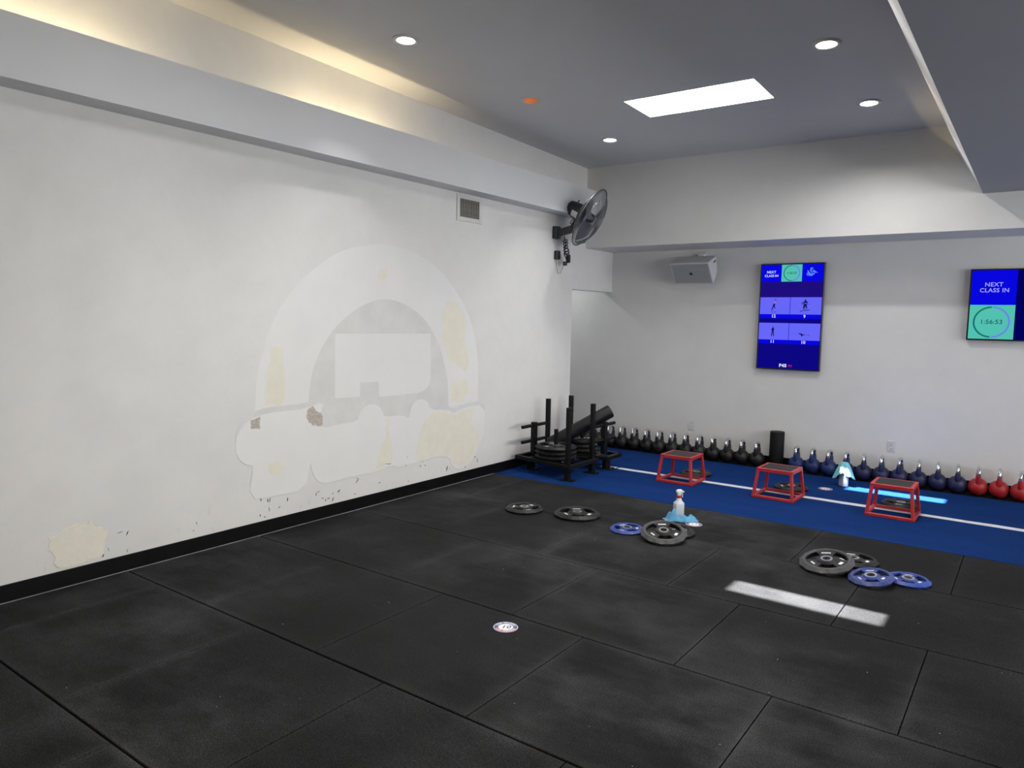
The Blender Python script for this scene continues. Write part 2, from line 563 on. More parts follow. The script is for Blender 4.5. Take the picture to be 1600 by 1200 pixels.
# back wall, right wall (with storefront opening), near wall
wb = MB().quad((XN, YB, -0.02), (XR, YB, -0.02), (XR, YB, 3.8), (XN, YB, 3.8)).build('wall_back', 'wall_back_paint')
tag(wb, 'white back wall behind the kettlebells and screens', kind='structure')
WY0, WY1, WZ0, WZ1 = 0.4, 8.4, 0.90, 2.88
wr = MB()
wr.quad((XR, Y0, -0.02), (XR, YB, -0.02), (XR, YB, WZ0), (XR, Y0, WZ0))
wr.quad((XR, Y0, WZ1), (XR, YB, WZ1), (XR, YB, 4.0), (XR, Y0, 4.0))
wr.quad((XR, Y0, WZ0), (XR, WY0, WZ0), (XR, WY0, WZ1), (XR, Y0, WZ1))
wr.quad((XR, WY1, WZ0), (XR, YB, WZ0), (XR, YB, WZ1), (XR, WY1, WZ1))
wr = wr.build('wall_right', 'wall_back_paint')
tag(wr, 'right wall of the gym around the shop windows', kind='structure')
wn = MB().quad((XN, Y0, -0.02), (XR, Y0, -0.02), (XR, Y0, 4.0), (XN, Y0, 4.0)).build('wall_near', 'wall_back_paint')
tag(wn, 'wall behind the viewer', kind='structure')

win = thing('window_3', 'wide shop window in the right wall', None, (XR, 0, 0))
del win['label']; tag(win, 'wide shop window in the right wall', kind='structure')
for i in range(5):
    y = WY0 + (WY1 - WY0) * i / 4
    MB().box((0.0, y, (WZ0 + WZ1) / 2), (0.08, 0.06, WZ1 - WZ0)).build('mullion', 'window_frame_metal', win)
for z in (WZ0, WZ1):
    MB().box((0.0, (WY0 + WY1) / 2, z), (0.08, WY1 - WY0, 0.06)).build('rail', 'window_frame_metal', win)
for i in range(4):
    a = WY0 + (WY1 - WY0) * i / 4
    b = WY0 + (WY1 - WY0) * (i + 1) / 4
    MB().quad((0.02, a, WZ0), (0.02, b, WZ0), (0.02, b, WZ1), (0.02, a, WZ1)).build('pane', 'tinted_glass', win)

# ceiling with openings for two skylights and the downlights
SKY = [(1.615, 2.776, 6.02, 6.565), (1.60, 2.77, 2.41, 2.955)]
LIGHTS = [  # x, y, kind, seen
    (0.902, 3.976, 'cool', 'round white recessed downlight nearest the viewer, above the left wall'),
    (0.915, 5.560, 'amber', 'recessed downlight glowing dim orange inside'),
    (0.901, 7.083, 'cool', 'smallest white recessed downlight, near the far left ceiling corner'),
    (3.427, 5.580, 'warm', 'recessed downlight with warm yellowish glow right of the skylight'),
    (3.437, 7.091, 'cool', 'white recessed downlight nearest the right soffit and back wall'),
    (3.430, 4.030, 'cool', None), (3.430, 2.450, 'warm', None), (3.430, 0.900, 'warm', None)]
HH = 0.067
holes = list(SKY) + [(x - HH, x + HH, y - HH, y + HH) for x, y, *_ in LIGHTS]
gx = sorted({-0.02, XR + 0.02} | {v for h in holes for v in h[:2]})
gy = sorted({Y0 - 0.02, YB + 0.02} | {v for h in holes for v in h[2:]})
ce = MB()
for i in range(len(gx) - 1):
    for j in range(len(gy) - 1):
        mx, my = (gx[i] + gx[i + 1]) / 2, (gy[j] + gy[j + 1]) / 2
        if any(h[0] < mx < h[1] and h[2] < my < h[3] for h in holes): continue
        a, b, c, d = gx[i], gx[i + 1], gy[j], gy[j + 1]
        ce.quad((a, c, zc(c)), (a, d, zc(d)), (b, d, zc(d)), (b, c, zc(c)))
ce = ce.build('ceiling', 'ceiling_paint')
tag(ce, 'grey-white sloping ceiling with skylights and downlights', kind='structure')

for k, (a, b, c, d) in enumerate(SKY):
    t = bpy.data.objects.new('window_%d' % (k + 1), None); COL.objects.link(t)
    t.location = ((a + b) / 2, (c + d) / 2, zc((c + d) / 2))
    tag(t, ['rectangular skylight shaft glaring white in the ceiling', 'skylight shaft overhead nearer the viewer'][k], kind='structure')
    A, B, C, D = a - t.location.x, b - t.location.x, c - t.location.y, d - t.location.y
    zt = 0.74
    zl, zh = zc(c) - t.location.z, zc(d) - t.location.z
    m = MB()
    m.quad((A, C, zl), (B, C, zl), (B, C, zt), (A, C, zt))
    m.quad((A, D, zh), (A, D, zt), (B, D, zt), (B, D, zh))
    m.quad((A, C, zl), (A, C, zt), (A, D, zt), (A, D, zh))
    m.quad((B, C, zl), (B, D, zh), (B, D, zt), (B, C, zt))
    m.build('shaft', 'fresh_white_paint', t)
    MB().quad((A - .02, C - .02, zt), (B + .02, C - .02, zt), (B + .02, D + .02, zt), (A - .02, D + .02, zt)).build('pane', 'clear_glass', t)

# left light cove: fascia board, underside, trough
tr = MB()
tr.box((DF - 0.012, (Y0 + YS) / 2, (ZF + ZFT) / 2), (0.024, YS - Y0, ZFT - ZF))
tr.box(((DF - 0.024) / 2, (Y0 + YS) / 2, ZF + 0.012), (DF - 0.024, YS - Y0, 0.024))
tr = tr.build('trim_1', 'soffit_paint')
tag(tr, 'long grey light cove running along the left wall', kind='structure')

# back soffit
bs = MB()
bs.quad((0, YS, ZS), (XR, YS, ZS), (XR, YS, 3.75), (0, YS, 3.75))
bs.quad((0, YS, ZS), (0, YB, ZS), (XR, YB, ZS), (XR, YS, ZS))
bs = bs.build('trim_2', 'wall_back_paint')
tag(bs, 'deep white soffit along the top of the back wall', kind='structure')

# right soffit with a leaning fascia and open cove on top
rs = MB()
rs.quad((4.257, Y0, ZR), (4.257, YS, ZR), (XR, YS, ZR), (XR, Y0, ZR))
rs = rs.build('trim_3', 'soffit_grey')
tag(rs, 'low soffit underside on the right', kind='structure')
rf = MB()
rf.add([(4.257, Y0, ZR), (4.07, Y0, ZFT), (4.095, Y0, ZFT + .006), (4.282, Y0, ZR + .004),
        (4.257, YS, ZR), (4.07, YS, ZFT), (4.095, YS, ZFT + .006), (4.282, YS, ZR + .004)],
       [(0, 1, 5, 4), (1, 2, 6, 5), (2, 3, 7, 6), (3, 0, 4, 7), (0, 3, 2, 1), (4, 5, 6, 7)])
rf = rf.build('trim_4', 'soffit_paint')
tag(rf, 'thin leaning white fascia of the right soffit', kind='structure')

# baseboards
bb = MB().box((0.0055, (Y0 + YE) / 2, 0.052), (0.011, YE - Y0, 0.108)).build('baseboard_left', 'black_vinyl', bevel=0.003)
tag(bb, 'black vinyl baseboard along the left wall', kind='structure')
cl = MB().box((0.0135, (Y0 + 6.3) / 2, 0.001), (0.007, 6.3 - Y0, 0.004)).build('caulk', 'joint_caulk', bb)
b2 = MB().box(((XR + XN) / 2, YB - 0.0055, 0.050), (XR - XN, 0.011, 0.105)).build('baseboard_back', 'black_vinyl', bevel=0.003)
tag(b2, 'black vinyl baseboard along the back wall', kind='structure')

# painted-over mural ghost on the left wall: thin coats of paint
def wall_patch(name, poly, material, d):
    return MB().prism(poly, lambda u, v, w: Vector((w, u, v)), d).build(name, material, wlft)

ARCH_O = [(3.296, 0.962), (3.311, 1.213), (3.382, 1.483), (3.501, 1.723), (3.67, 1.919), (3.891, 2.1), (4.125, 2.236), (4.373, 2.308), (4.637, 2.344), (4.92, 2.327), (5.225, 2.244), (5.521, 2.068), (5.768, 1.831), (5.919, 1.58), (5.993, 1.298), (6.006, 1.048), (6.003, 0.817)]
ARCH_I = [(5.534, 0.808), (5.52, 1.043), (5.466, 1.247), (5.363, 1.472), (5.2, 1.667), (4.984, 1.791), (4.779, 1.851), (4.611, 1.858), (4.424, 1.813), (4.246, 1.727), (4.074, 1.602), (3.944, 1.455), (3.863, 1.31), (3.817, 1.166), (3.797, 0.97)]
RECT = [(4.074, 1.55), (5.259, 1.542), (5.264, 1.102), (5.239, 1.038), (5.176, 0.994), (5.082, 0.977), (4.581, 0.979), (4.575, 1.117), (4.352, 1.123), (4.352, 0.997), (4.072, 1.007)]
BLOB = [(3.95, 0.993), (3.924, 0.886), (3.866, 0.801), (3.99, 0.762), (4.119, 0.782), (4.333, 0.785), (4.344, 0.846), (4.391, 0.903), (4.486, 0.927), (4.583, 0.895), (4.627, 0.837), (4.638, 0.79), (4.889, 0.784), (4.964, 0.738), (4.983, 0.822), (5.023, 0.886), (5.119, 0.922), (5.218, 0.889), (5.262, 0.797), (5.515, 0.778), (5.624, 0.727), (5.766, 0.776), (6.117, 0.783), (6.124, 0.501), (6.041, 0.337), (5.942, 0.221), (5.876, 0.167), (5.714, 0.129), (5.586, 0.191), (5.553, 0.289), (5.371, 0.325), (5.168, 0.305), (4.84, 0.291), (4.736, 0.332), (4.584, 0.3), (4.252, 0.301), (4.074, 0.296), (3.945, 0.292), (3.862, 0.349), (3.822, 0.431), (3.813, 0.508), (3.76, 0.275), (3.471, 0.28), (3.23, 0.295), (3.286, 0.551), (3.209, 0.568), (3.143, 0.631), (3.124, 0.709), (3.146, 0.811), (3.214, 0.886), (3.336, 0.935), (3.498, 0.946), (3.766, 0.942)]

def smooth_poly(poly, it=2):
    for _ in range(it):
        q = []
        for i in range(len(poly)):
            a, b = poly[i], poly[(i + 1) % len(poly)]
            q += [(a[0] * .75 + b[0] * .25, a[1] * .75 + b[1] * .25), (a[0] * .25 + b[0] * .75, a[1] * .25 + b[1] * .75)]
        poly = q
    return poly

def smooth_line(pts, it=2):
    for _ in range(it):
        q = [pts[0]]
        for a, b in zip(pts[:-1], pts[1:]):
            q += [(a[0] * .75 + b[0] * .25, a[1] * .75 + b[1] * .25), (a[0] * .25 + b[0] * .75, a[1] * .25 + b[1] * .75)]
        pts = q + [pts[-1]]
    return pts

o = wall_patch('paint_patch', smooth_line(ARCH_I) + [(3.80, 0.74), (5.54, 0.72)], 'old_grey_paint', 0.0008); o['label'] = 'greyer old paint inside the arch'
o = wall_patch('paint_patch', smooth_line(ARCH_O) + smooth_line(ARCH_I), 'fresh_white_paint', 0.0014); o['label'] = 'broad repainted white arch'
o = wall_patch('paint_patch', RECT, 'fresh_white_paint', 0.0016); o['label'] = 'repainted white rectangle inside the arch'
grey = [(p[0], p[1] + 0.045) for p in BLOB]
o = wall_patch('paint_patch', smooth_poly(grey, 1), 'old_grey_paint', 0.0022); o['label'] = 'grey outline above the repainted lettering band'
o = wall_patch('paint_patch', smooth_poly(BLOB, 1), 'fresh_white_paint', 0.0030); o['label'] = 'repainted white band with lobed outline'
def ragged(poly, seed, amp=0.022, it=2):
    r = random.Random(seed)
    amp = min(amp, 0.07 * (max(p[1] for p in poly) - min(p[1] for p in poly)))
    for _ in range(it):
        q = []
        for i in range(len(poly)):
            a, b = poly[i], poly[(i + 1) % len(poly)]
            q += [a, ((a[0] + b[0]) / 2 + r.uniform(-amp, amp), (a[1] + b[1]) / 2 + r.uniform(-amp, amp))]
        poly = q
    return poly
CREAM = [([(5.474, 1.846), (5.662, 1.84), (5.788, 1.718), (5.776, 1.443), (5.852, 1.256), (5.8, 1.142), (5.638, 1.218), (5.534, 1.267), (5.446, 1.448), (5.426, 1.691)], .0020),
         ([(5.30, 0.77), (5.50, 0.76), (5.62, 0.71), (5.77, 0.75), (5.93, 0.74), (5.90, 0.60), (6.02, 0.42), (5.90, 0.20), (5.72, 0.16), (5.60, 0.22), (5.56, 0.31), (5.248, 0.33), (5.073, 0.33), (5.117, 0.59), (5.20, 0.70)], .0036),
         ([(4.655, 0.77), (4.727, 0.761), (4.723, 0.553), (4.75, 0.38), (4.70, 0.33), (4.547, 0.33), (4.574, 0.469), (4.643, 0.563)], .0036),
         ([(3.437, 1.448), (3.55, 1.463), (3.568, 1.234), (3.554, 1.00), (3.391, 1.00), (3.404, 1.242)], .0020),
         ([(1.85, 0.336), (1.986, 0.37), (2.092, 0.385), (2.163, 0.33), (2.179, 0.238), (2.138, 0.13), (1.91, 0.124), (1.887, 0.196), (1.856, 0.26)], .0024),
         ([(4.59, 2.12), (4.66, 2.14), (4.68, 2.05), (4.62, 2.02), (4.57, 2.05)], .0020),
         ([(5.56, 1.02), (5.80, 1.08), (5.86, 0.95), (5.75, 0.83), (5.57, 0.84)], .0020),
         ([(3.43, 0.55), (3.52, 0.56), (3.56, 0.48), (3.50, 0.43), (3.42, 0.47)], .0036)]
for i, (p, d) in enumerate(CREAM):
    o = wall_patch('filler_patch', ragged(p, i), 'cream_filler', d); o['label'] = 'cream filler smear on the wall'
for i, p in enumerate(([(3.781, 0.912), (3.838, 0.962), (3.917, 0.9), (3.94, 0.794), (3.836, 0.796), (3.792, 0.847)], [(3.262, 0.902), (3.34, 0.923), (3.345, 0.833), (3.261, 0.834)])):
    o = wall_patch('torn_patch', ragged(p, 40 + i, 0.014), 'torn_plaster', 0.0034); o['label'] = 'torn brownish plaster scar'
r = random.Random(11)
for i in range(46):   # dark scuffs near the baseboard
    y = r.choice([r.uniform(2.0, 6.3), r.uniform(3.3, 6.2)]); z = 0.13 + abs(r.gauss(0, 0.09))
    L = r.uniform(0.005, 0.026); a = r.gauss(PI / 2, 0.5) if i % 3 else r.gauss(0.3, 0.4); w = r.uniform(0.0012, 0.003)
    dx, dz = math.cos(a) * L, math.sin(a) * L
    o = wall_patch('scuff', [(y - dx, z - dz), (y + w, z - w), (y + dx, z + dz), (y - w, z + w)], 'black_vinyl', 0.0040 if 3.1 < y < 6.1 else 0.0008)

# ------------------------------------------------------------------ lamps
def downlight(x, y, kind, label):
    g = None
    if label is None:
        g = 'downlights overhead out of view'
        label = 'recessed downlight out of view, %s row counted from the back wall' % ('third' if y > 3 else ('fourth' if y > 2 else 'fifth'))
    t = thing('recessed_downlight', label, 'ceiling light', (x, y, zc(y)), 0, g or 'recessed ceiling downlights')
    t.rotation_euler = (math.atan(-0.0245), 0, 0)
    MB().lathe([(0.066, 0.0), (0.069, -0.009), (0.084, -0.014), (0.097, -0.007), (0.098, 0.001), (0.066, 0.001)], 40, cap0=False, cap1=False).build('trim_ring', 'trim_white', t, smooth=40)
    dz = 0.075 if kind == 'amber' else 0.018
    MB().lathe([(0.066, -0.004), (0.064, dz + 0.03), (0.0, dz + 0.03)], 32, cap0=False, cap1=False).build('housing', 'can_copper' if kind == 'amber' else 'can_white', t, smooth=40)
    e = {'cool': 'led_cool', 'warm': 'led_warm', 'amber': 'led_amber'}[kind]
    MB().lathe([(0.0, dz - 0.004), (0.036, dz - 0.003), (0.060, dz)], 32, cap0=False, cap1=False).build('lens', e, t)
    if kind != 'amber':
        d = bpy.data.lights.new('downlight_beam', 'AREA'); d.shape = 'DISK'; d.size = 0.11
        left = x < 2
        d.energy = (5 if left else 16) if kind == 'cool' else 15
        d.color = (1.0, 0.985, 0.96) if kind == 'cool' else (1.0, 0.86, 0.68)
        d.spread = math.radians(95 if left else 150)
        lo = bpy.data.objects.new('downlight_beam', d); COL.objects.link(lo); lo.parent = t
        lo.location = (0, 0, dz - 0.008)
for L in LIGHTS:
    downlight(*L)

def cove_tube(x, y0, y1, z, label, lamp='tube_warm'):
    t = thing('fluorescent_tube', label, 'light', (x, (y0 + y1) / 2, z), 0, 'fluorescent tubes hidden in the coves')
    h = (y1 - y0) / 2
    MB().cyl((0, -h, 0.04), (0, h, 0.04), 0.013, n=10).build('tube', lamp, t, smooth=40)
    MB().box((0, 0, 0.008), (0.05, 2 * h + 0.06, 0.016)).build('batten', 'can_white', t, bevel=0.002)
    for s in (-1, 1):
        MB().box((0, s * (h + 0.01), 0.032), (0.03, 0.02, 0.04)).build('lamp_holder', 'can_white', t, bevel=0.002)
cove_tube(0.095, 1.30, 2.40, ZF + 0.024, 'warm tube in the left cove, nearest the viewer')
cove_tube(0.095, 3.62, 4.66, ZF + 0.024, 'warm tube in the left cove below the nearest downlight')
cove_tube(4.42, 7.20, 7.80, ZR + 0.004, 'warm tube in the right cove by the back soffit', 'tube_dim')

nl = thing('niche_light', 'ceiling lamp inside the niche', 'ceiling light', (-0.85, 8.30, 2.6))
MB().lathe([(0.0, -0.03), (0.07, -0.03), (0.09, -0.012), (0.09, 0.0)], 24, cap0=False, cap1=False).build('shade', 'can_white', nl, smooth=40)
d = bpy.data.lights.new('niche_beam', 'AREA'); d.shape = 'DISK'; d.size = 0.10; d.energy = 3.5; d.color = (0.95, 0.98, 1.0)
lo = bpy.data.objects.new('niche_beam', d); COL.objects.link(lo); lo.parent = nl; lo.location = (0, 0, -0.034)

# ------------------------------------------------------------------ wall fittings
# air return grille on the left wall
v = thing('wall_vent', 'small white wall vent with dirty vertical slats under the left cove', 'vent', (0, 5.82, 2.80))
fr = MB()
for s in (-1, 1):
    fr.box((0.006, s * 0.178, 0), (0.012, 0.044, 0.262)); fr.box((0.006, 0, s * 0.110), (0.012, 0.312, 0.042))
fr.build('frame', 'vent_white', v, bevel=0.002)
MB().box((0.0015, 0, 0), (0.002, 0.32, 0.18)).build('backing', 'vent_dark', v)
sl = MB().box((0, 0, 0), (0.012, 0.0035, 0.178), M=Matrix.Rotation(0.55, 3, 'Z')).mesh('slat', 'vent_slat')
for i in range(12):
    o = link('slat', sl, v); o.location = (0.0085, -0.148 + 0.296 * i / 11, 0)

# wall fan
FAN_A = Vector((0.85, 0.21, -0.485)).normalized()
FC = Vector((0.44, 7.49, 2.885))
FW = Vector((0.0, 7.425, 2.73))
fan = thing('wall_fan', 'black and silver caged wall fan tilted down near the ceiling corner', 'fan', FW)
Q = FAN_A.to_track_quat('Z', 'Y').to_matrix().to_4x4()
FM = Matrix.Translation(FC - FW) @ Q
RG = 0.355
def guard(front):
    m = MB(); sgn = 1 if front else -1
    dep = 0.105 if front else -0.085
    def prof(t):      # t 0 rim .. 1 hub
        r = RG - (RG - 0.06) * t
        z = dep * math.sin(min(1, t * 1.5) * PI / 2) if t < 0.67 else dep
        return r, z
    for k in range(84):
        a = 2 * PI * k / 84
        pth = []
        for i in range(7):
            r_, z_ = prof(i / 6); aa = a + 0.35 * (i / 6)
            pth.append((r_ * math.cos(aa), r_ * math.sin(aa), z_))
        m.sweep(pth, 0.0018, 4, caps=False)
    for t in (0.25, 0.62, 1.0):
        r_, z_ = prof(t)
        m.sweep([(r_ * math.cos(2 * PI * i / 48), r_ * math.sin(2 * PI * i / 48), z_) for i in range(48)], 0.0024, 5, closed=True)
    return m.xform(FM)
guard(True).build('front_guard', 'fan_wire', fan, smooth=60)
guard(False).build('rear_guard', 'fan_wire', fan, smooth=60)
MB().sweep([(RG * math.cos(2 * PI * i / 64), RG * math.sin(2 * PI * i / 64), 0) for i in range(64)], 0.0065, 8, closed=True).xform(FM).build('guard_rim', 'worn_steel', fan, smooth=60)
MB().lathe([(0.0, 0.112), (0.05, 0.111), (0.064, 0.104), (0.064, 0.098), (0.0, 0.098)], 28, cap0=False, cap1=False).xform(FM).build('badge', 'fan_wire', fan, smooth=40)
for k in range(3):
    a0 = 2 * PI * k / 3 + 0.4
    rows_ = []
    for i in range(8):
        u = i / 7; r_ = 0.06 + 0.265 * u; w = 0.06 + 0.13 * math.sin(u * 2.4)
        row = []
        for j in range(7):
            t = (j / 6 - 0.5); ang = a0 + t * w / max(r_, .09) * 1.2 + 0.35 * u
            row.append(Vector((r_ * math.cos(ang), r_ * math.sin(ang), t * 0.085 * (1.1 - 0.4 * u) + 0.02)))
        rows_.append(row)
    m = MB(); vs = [p for r_ in rows_ for p in r_]
    vs2 = [p - Vector((0, 0, 0.003)) for p in vs]
    n = len(vs)
    fs = [(i * 7 + j, i * 7 + j + 1, (i + 1) * 7 + j + 1, (i + 1) * 7 + j) for i in range(7) for j in range(6)]
    fs += [tuple(n + q for q in f[::-1]) for f in fs]
    m.add(vs + vs2, fs).xform(FM).build('blade', 'fan_blade', fan, smooth=50)
MB().lathe([(0.0, 0.06), (0.035, 0.055), (0.055, 0.03), (0.06, -0.02), (0.0, -0.02)], 24, cap0=False, cap1=False).xform(FM).build('hub', 'fan_black', fan, smooth=40)
mo = MB().lathe([(0.0, -0.30), (0.055, -0.298), (0.078, -0.28), (0.090, -0.22), (0.098, -0.15), (0.098, -0.10), (0.085, -0.087), (0.0, -0.087)], 32, cap0=False, cap1=False).xform(FM).build('motor', 'fan_black', fan, smooth=35)
MB().cyl((0.05, -0.072, -0.215), (0.055, -0.105, -0.215), 0.008, n=8).xform(FM @ Matrix.Rotation(2.6, 4, 'Z')).build('oscillation_knob', 'fan_black', mo, smooth=40)
# paper rating label wrapped on the motor side seen from the room
lab = MB(); ring = []
view_ang = None
loc_view = (FM.inverted().to_3x3() @ (Vector((4.79, 0, 1.71)) - FC)).normalized()
va = math.atan2(loc_view.y, loc_view.x)
dn = FM.inverted().to_3x3() @ Vector((0, 0, -1)); da = math.atan2(dn.y, dn.x)
va = va + 0.35 * ((da - va + PI) % (2 * PI) - PI)
for z_ in (-0.205, -0.125):
    for i in range(7):
        aa = va - 0.42 + 0.84 * i / 6; rr = 0.0935 if z_ < -0.2 else 0.1
        ring.append(Vector((rr * math.cos(aa), rr * math.sin(aa), z_)))
lab.add(ring, [(i, i + 1, 7 + i + 1, 7 + i) for i in range(6)]).xform(FM).build('rating_label', 'paper_label', mo)
MB().box((0.030, 0, 0.0), (0.06, 0.10, 0.145)).build('wall_plate', 'fan_bracket', fan, bevel=0.006)
MB().box((0.062, 0, 0.0), (0.012, 0.012, 0.150)).build('plate_rib', 'worn_steel', fan, bevel=0.002)
arm = MB()
mot_c = FM @ Vector((0.0, 0.0, -0.16))
elbow = Vector((0.24, 0.02, 0.035))
arm.beam((0.055, 0, -0.01), elbow, 0.05, 0.085)
arm.build('arm', 'fan_bracket', fan, bevel=0.006)
MB().beam(elbow + Vector((-.02, 0, -.01)), mot_c + Vector((0, 0, -0.07)), 0.05, 0.045, upd=(0, 1, 0)).build('yoke', 'fan_bracket', fan, bevel=0.005)
cd = MB()
cd.sweep([Vector((0.14, 0.0, -0.05)), Vector((0.15, 0.02, -0.14)), Vector((0.12, 0.05, -0.22)), Vector((0.16, 0.08, -0.29)), Vector((0.12, 0.11, -0.33)), Vector((0.10, 0.08, -0.26)), Vector((0.13, 0.03, -0.15)), Vector((0.17, 0.06, -0.20)), Vector((0.14, 0.12, -0.34))], 0.007, 6)
cd.sweep([mot_c + Vector((-0.04, 0.0, -0.06)), mot_c + Vector((-0.09, -0.03, -0.13)), mot_c + Vector((0.0, -0.05, -0.19)), elbow + Vector((0.02, -0.02, 0.02))], 0.006, 6)
cd.build('power_cord', 'fan_black', fan, smooth=60)
for i in range(5):
    MB().sweep([(0.135 + 0.03 * math.cos(t), 0.035 + 0.02 * i * 0.3 + 0.012 * math.sin(t), -0.10 - 0.035 * i + 0.018 * math.sin(t)) for t in [2 * PI * k / 10 for k in range(10)]], 0.006, 5, closed=True).build('cord_coil', 'fan_black', fan, smooth=60)
MB().box((0.025, 0.035, -0.262), (0.05, 0.075, 0.105)).build('switch_box', 'fan_black', fan, bevel=0.008)
MB().box((0.12, 0.135, -0.30), (0.045, 0.05, 0.10)).build('plug', 'fan_black', fan, bevel=0.01)
MB().box((0.10, 0.095, -0.36), (0.045, 0.05, 0.05)).build('plug', 'fan_black', fan, bevel=0.01)
MB().sweep([(0.03, 0.02, -0.31), (0.03, 0.015, -0.40), (0.035, 0.05, -0.475), (0.04, 0.085, -0.475), (0.05, 0.11, -0.42), (0.09, 0.10, -0.36)], 0.0028, 5).build('thin_wire', 'fan_black', fan, smooth=60)

# loudspeaker on the back wall
sp = thing('wall_speaker', 'white wall-mounted loudspeaker tilted down left of the tall screen', 'speaker', (1.24, YB, 2.30))
prof = [(-0.36, 0.116), (-0.17, -0.127), (-0.06, 0.02), (-0.11, 0.218)]
MB().prism(prof, lambda u, v_, w: Vector((w - 0.252, u, v_)), 0.504).build('cabinet', 'speaker_white', sp, bevel=0.006)
a_, b_ = Vector((0, -0.36, 0.116)), Vector((0, -0.17, -0.127))
nrm = Vector((0, -(a_ - b_).z, (a_ - b_).y)).normalized()
if nrm.y > 0: nrm = -nrm
dd = (b_ - a_).normalized()
gm = MB()
p0 = a_ + dd * 0.018 + nrm * 0.002; p1 = b_ - dd * 0.018 + nrm * 0.002
gm.add([p0 + Vector((-0.236, 0, 0)), p0 + Vector((0.236, 0, 0)), p1 + Vector((0.236, 0, 0)), p1 + Vector((-0.236, 0, 0)),
        p0 + Vector((-0.232, 0, 0)) + nrm * .003, p0 + Vector((0.232, 0, 0)) + nrm * .003, p1 + Vector((0.232, 0, 0)) + nrm * .003, p1 + Vector((-0.232, 0, 0)) + nrm * .003],
       [(4, 5, 6, 7), (0, 1, 5, 4), (1, 2, 6, 5), (2, 3, 7, 6), (3, 0, 4, 7)])
gr = gm.build('grille', 'speaker_grille', sp)
mid = (p0 + p1) / 2 + nrm * 0.005
MB().add([mid + Vector((-.018, 0, 0)) - dd * .018, mid + Vector((.014, 0, 0)) - dd * .018, mid + Vector((.020, 0, 0)) + dd * .018, mid + Vector((-.018, 0, 0)) + dd * .018], [(0, 1, 2, 3)]).build('badge', 'tv_black', gr)
MB().box((0.05, -0.05, 0.20), (0.07, 0.10, 0.10)).build('bracket', 'speaker_white', sp, bevel=0.006)
MB().box((0.05, -0.012, 0.225), (0.09, 0.024, 0.10)).build('mounting_plate', 'speaker_white', sp, bevel=0.004)
MB().beam((0.256, -0.20, 0.13), (0.256, -0.14, 0.155), 0.004, 0.018).build('side_mark', 'tv_black', sp)

# screens
def flat(parent, name, x0, x1, z0, z1, material, lift):
    return MB().box(((x0 + x1) / 2, -lift - 0.0004, (z0 + z1) / 2), (x1 - x0, 0.0008, z1 - z0)).build(name, material, parent)

def flat_text(parent, body, x, z, size, material, lift, bold=0.0, sx=1.0, shear=0.0):
    o = link('lettering', text_mesh(body, size, material, bold=bold, shear=shear), parent)
    o.rotation_euler = (PI / 2, 0, 0); o.location = (x, -lift - 0.001, z); o.scale = (sx, 1, 1)
    return o

def ring(parent, cx, cz, r, w, a0, a1, material, lift):
    m = MB(); vs = []; n = 40
    for i in range(n + 1):
        a = a0 + (a1 - a0) * i / n
        for rr in (r - w / 2, r + w / 2):
            vs.append(Vector((cx + rr * math.cos(a), -lift - 0.001, cz + rr * math.sin(a))))
    m.add(vs, [(2 * i, 2 * i + 1, 2 * i + 3, 2 * i + 2) for i in range(n)])
    return m.build('progress_ring', material, parent)

def blobs(parent, name, shapes, ox, oz, k, material, lift):
    m = MB()
    for poly in shapes:
        m.prism([(ox + k * u, oz + k * v_) for u, v_ in poly], lambda u, v_, w: Vector((u, -lift - w, v_)), 0.0008)
    return m.build(name, material, parent)

def screen(name, label, x0, x1, z0, z1, yf):
    w, h = x1 - x0, z1 - z0
    t = thing(name, label, 'television', ((x0 + x1) / 2, yf, z0))
    MB().box((0, 0.022, h / 2), (w, 0.044, h)).build('casing', 'tv_black', t, bevel=0.004)
    MB().box((0, 0.045 + (YB - yf - 0.045) / 2, h / 2), (0.30, YB - yf - 0.045, 0.36)).build('wall_mount', 'tv_black', t)
    return t, w, h

# the tall one
t1, w, h = screen('upright_screen', 'tall upright screen with four exercise pictures on the back wall', 2.027, 2.752, 1.158, 2.402, 8.83)
scr = MB().box((0, -0.0005, h / 2), (w - 0.030, 0.001, h - 0.030)).build('display', 'scr_navy', t1)
W2, z1_ = (w - 0.030) / 2, h - 0.015
def zz(f): return z1_ - (h - 0.03) * f       # fraction down from the top
def xx(f): return -W2 + 2 * W2 * f
flat(scr, 'title_panel', xx(0), xx(0.335), zz(0.162), zz(0), 'scr_blue', 0.002)
flat(scr, 'timer_panel', xx(0.335), xx(0.665), zz(0.162), zz(0), 'scr_green', 0.002)
flat(scr, 'logo_panel', xx(0.665), xx(1), zz(0.162), zz(0), 'scr_blue', 0.002)
flat_text(scr, 'NEXT', xx(0.165), zz(0.070), 0.040, 'scr_text_white', 0.003, 0.0006)
flat_text(scr, 'CLASS', xx(0.165) - 0.022, zz(0.106), 0.038, 'scr_text_white', 0.003, 0.0006)
flat_text(scr, 'IN', xx(0.165) + 0.062, zz(0.106), 0.038, 'scr_text_white', 0.003, 0.0006)
ring(scr, xx(0.5), zz(0.081), 0.088, 0.010, PI / 2, 3 * PI / 2, 'scr_ring_dark', 0.003)
ring(scr, xx(0.5), zz(0.081), 0.088, 0.014, -PI / 2, PI / 2, 'scr_ring_lilac', 0.003)
flat_text(scr, '1:56:53', xx(0.5), zz(0.081), 0.036, 'scr_text_dark', 0.003, 0.0006)
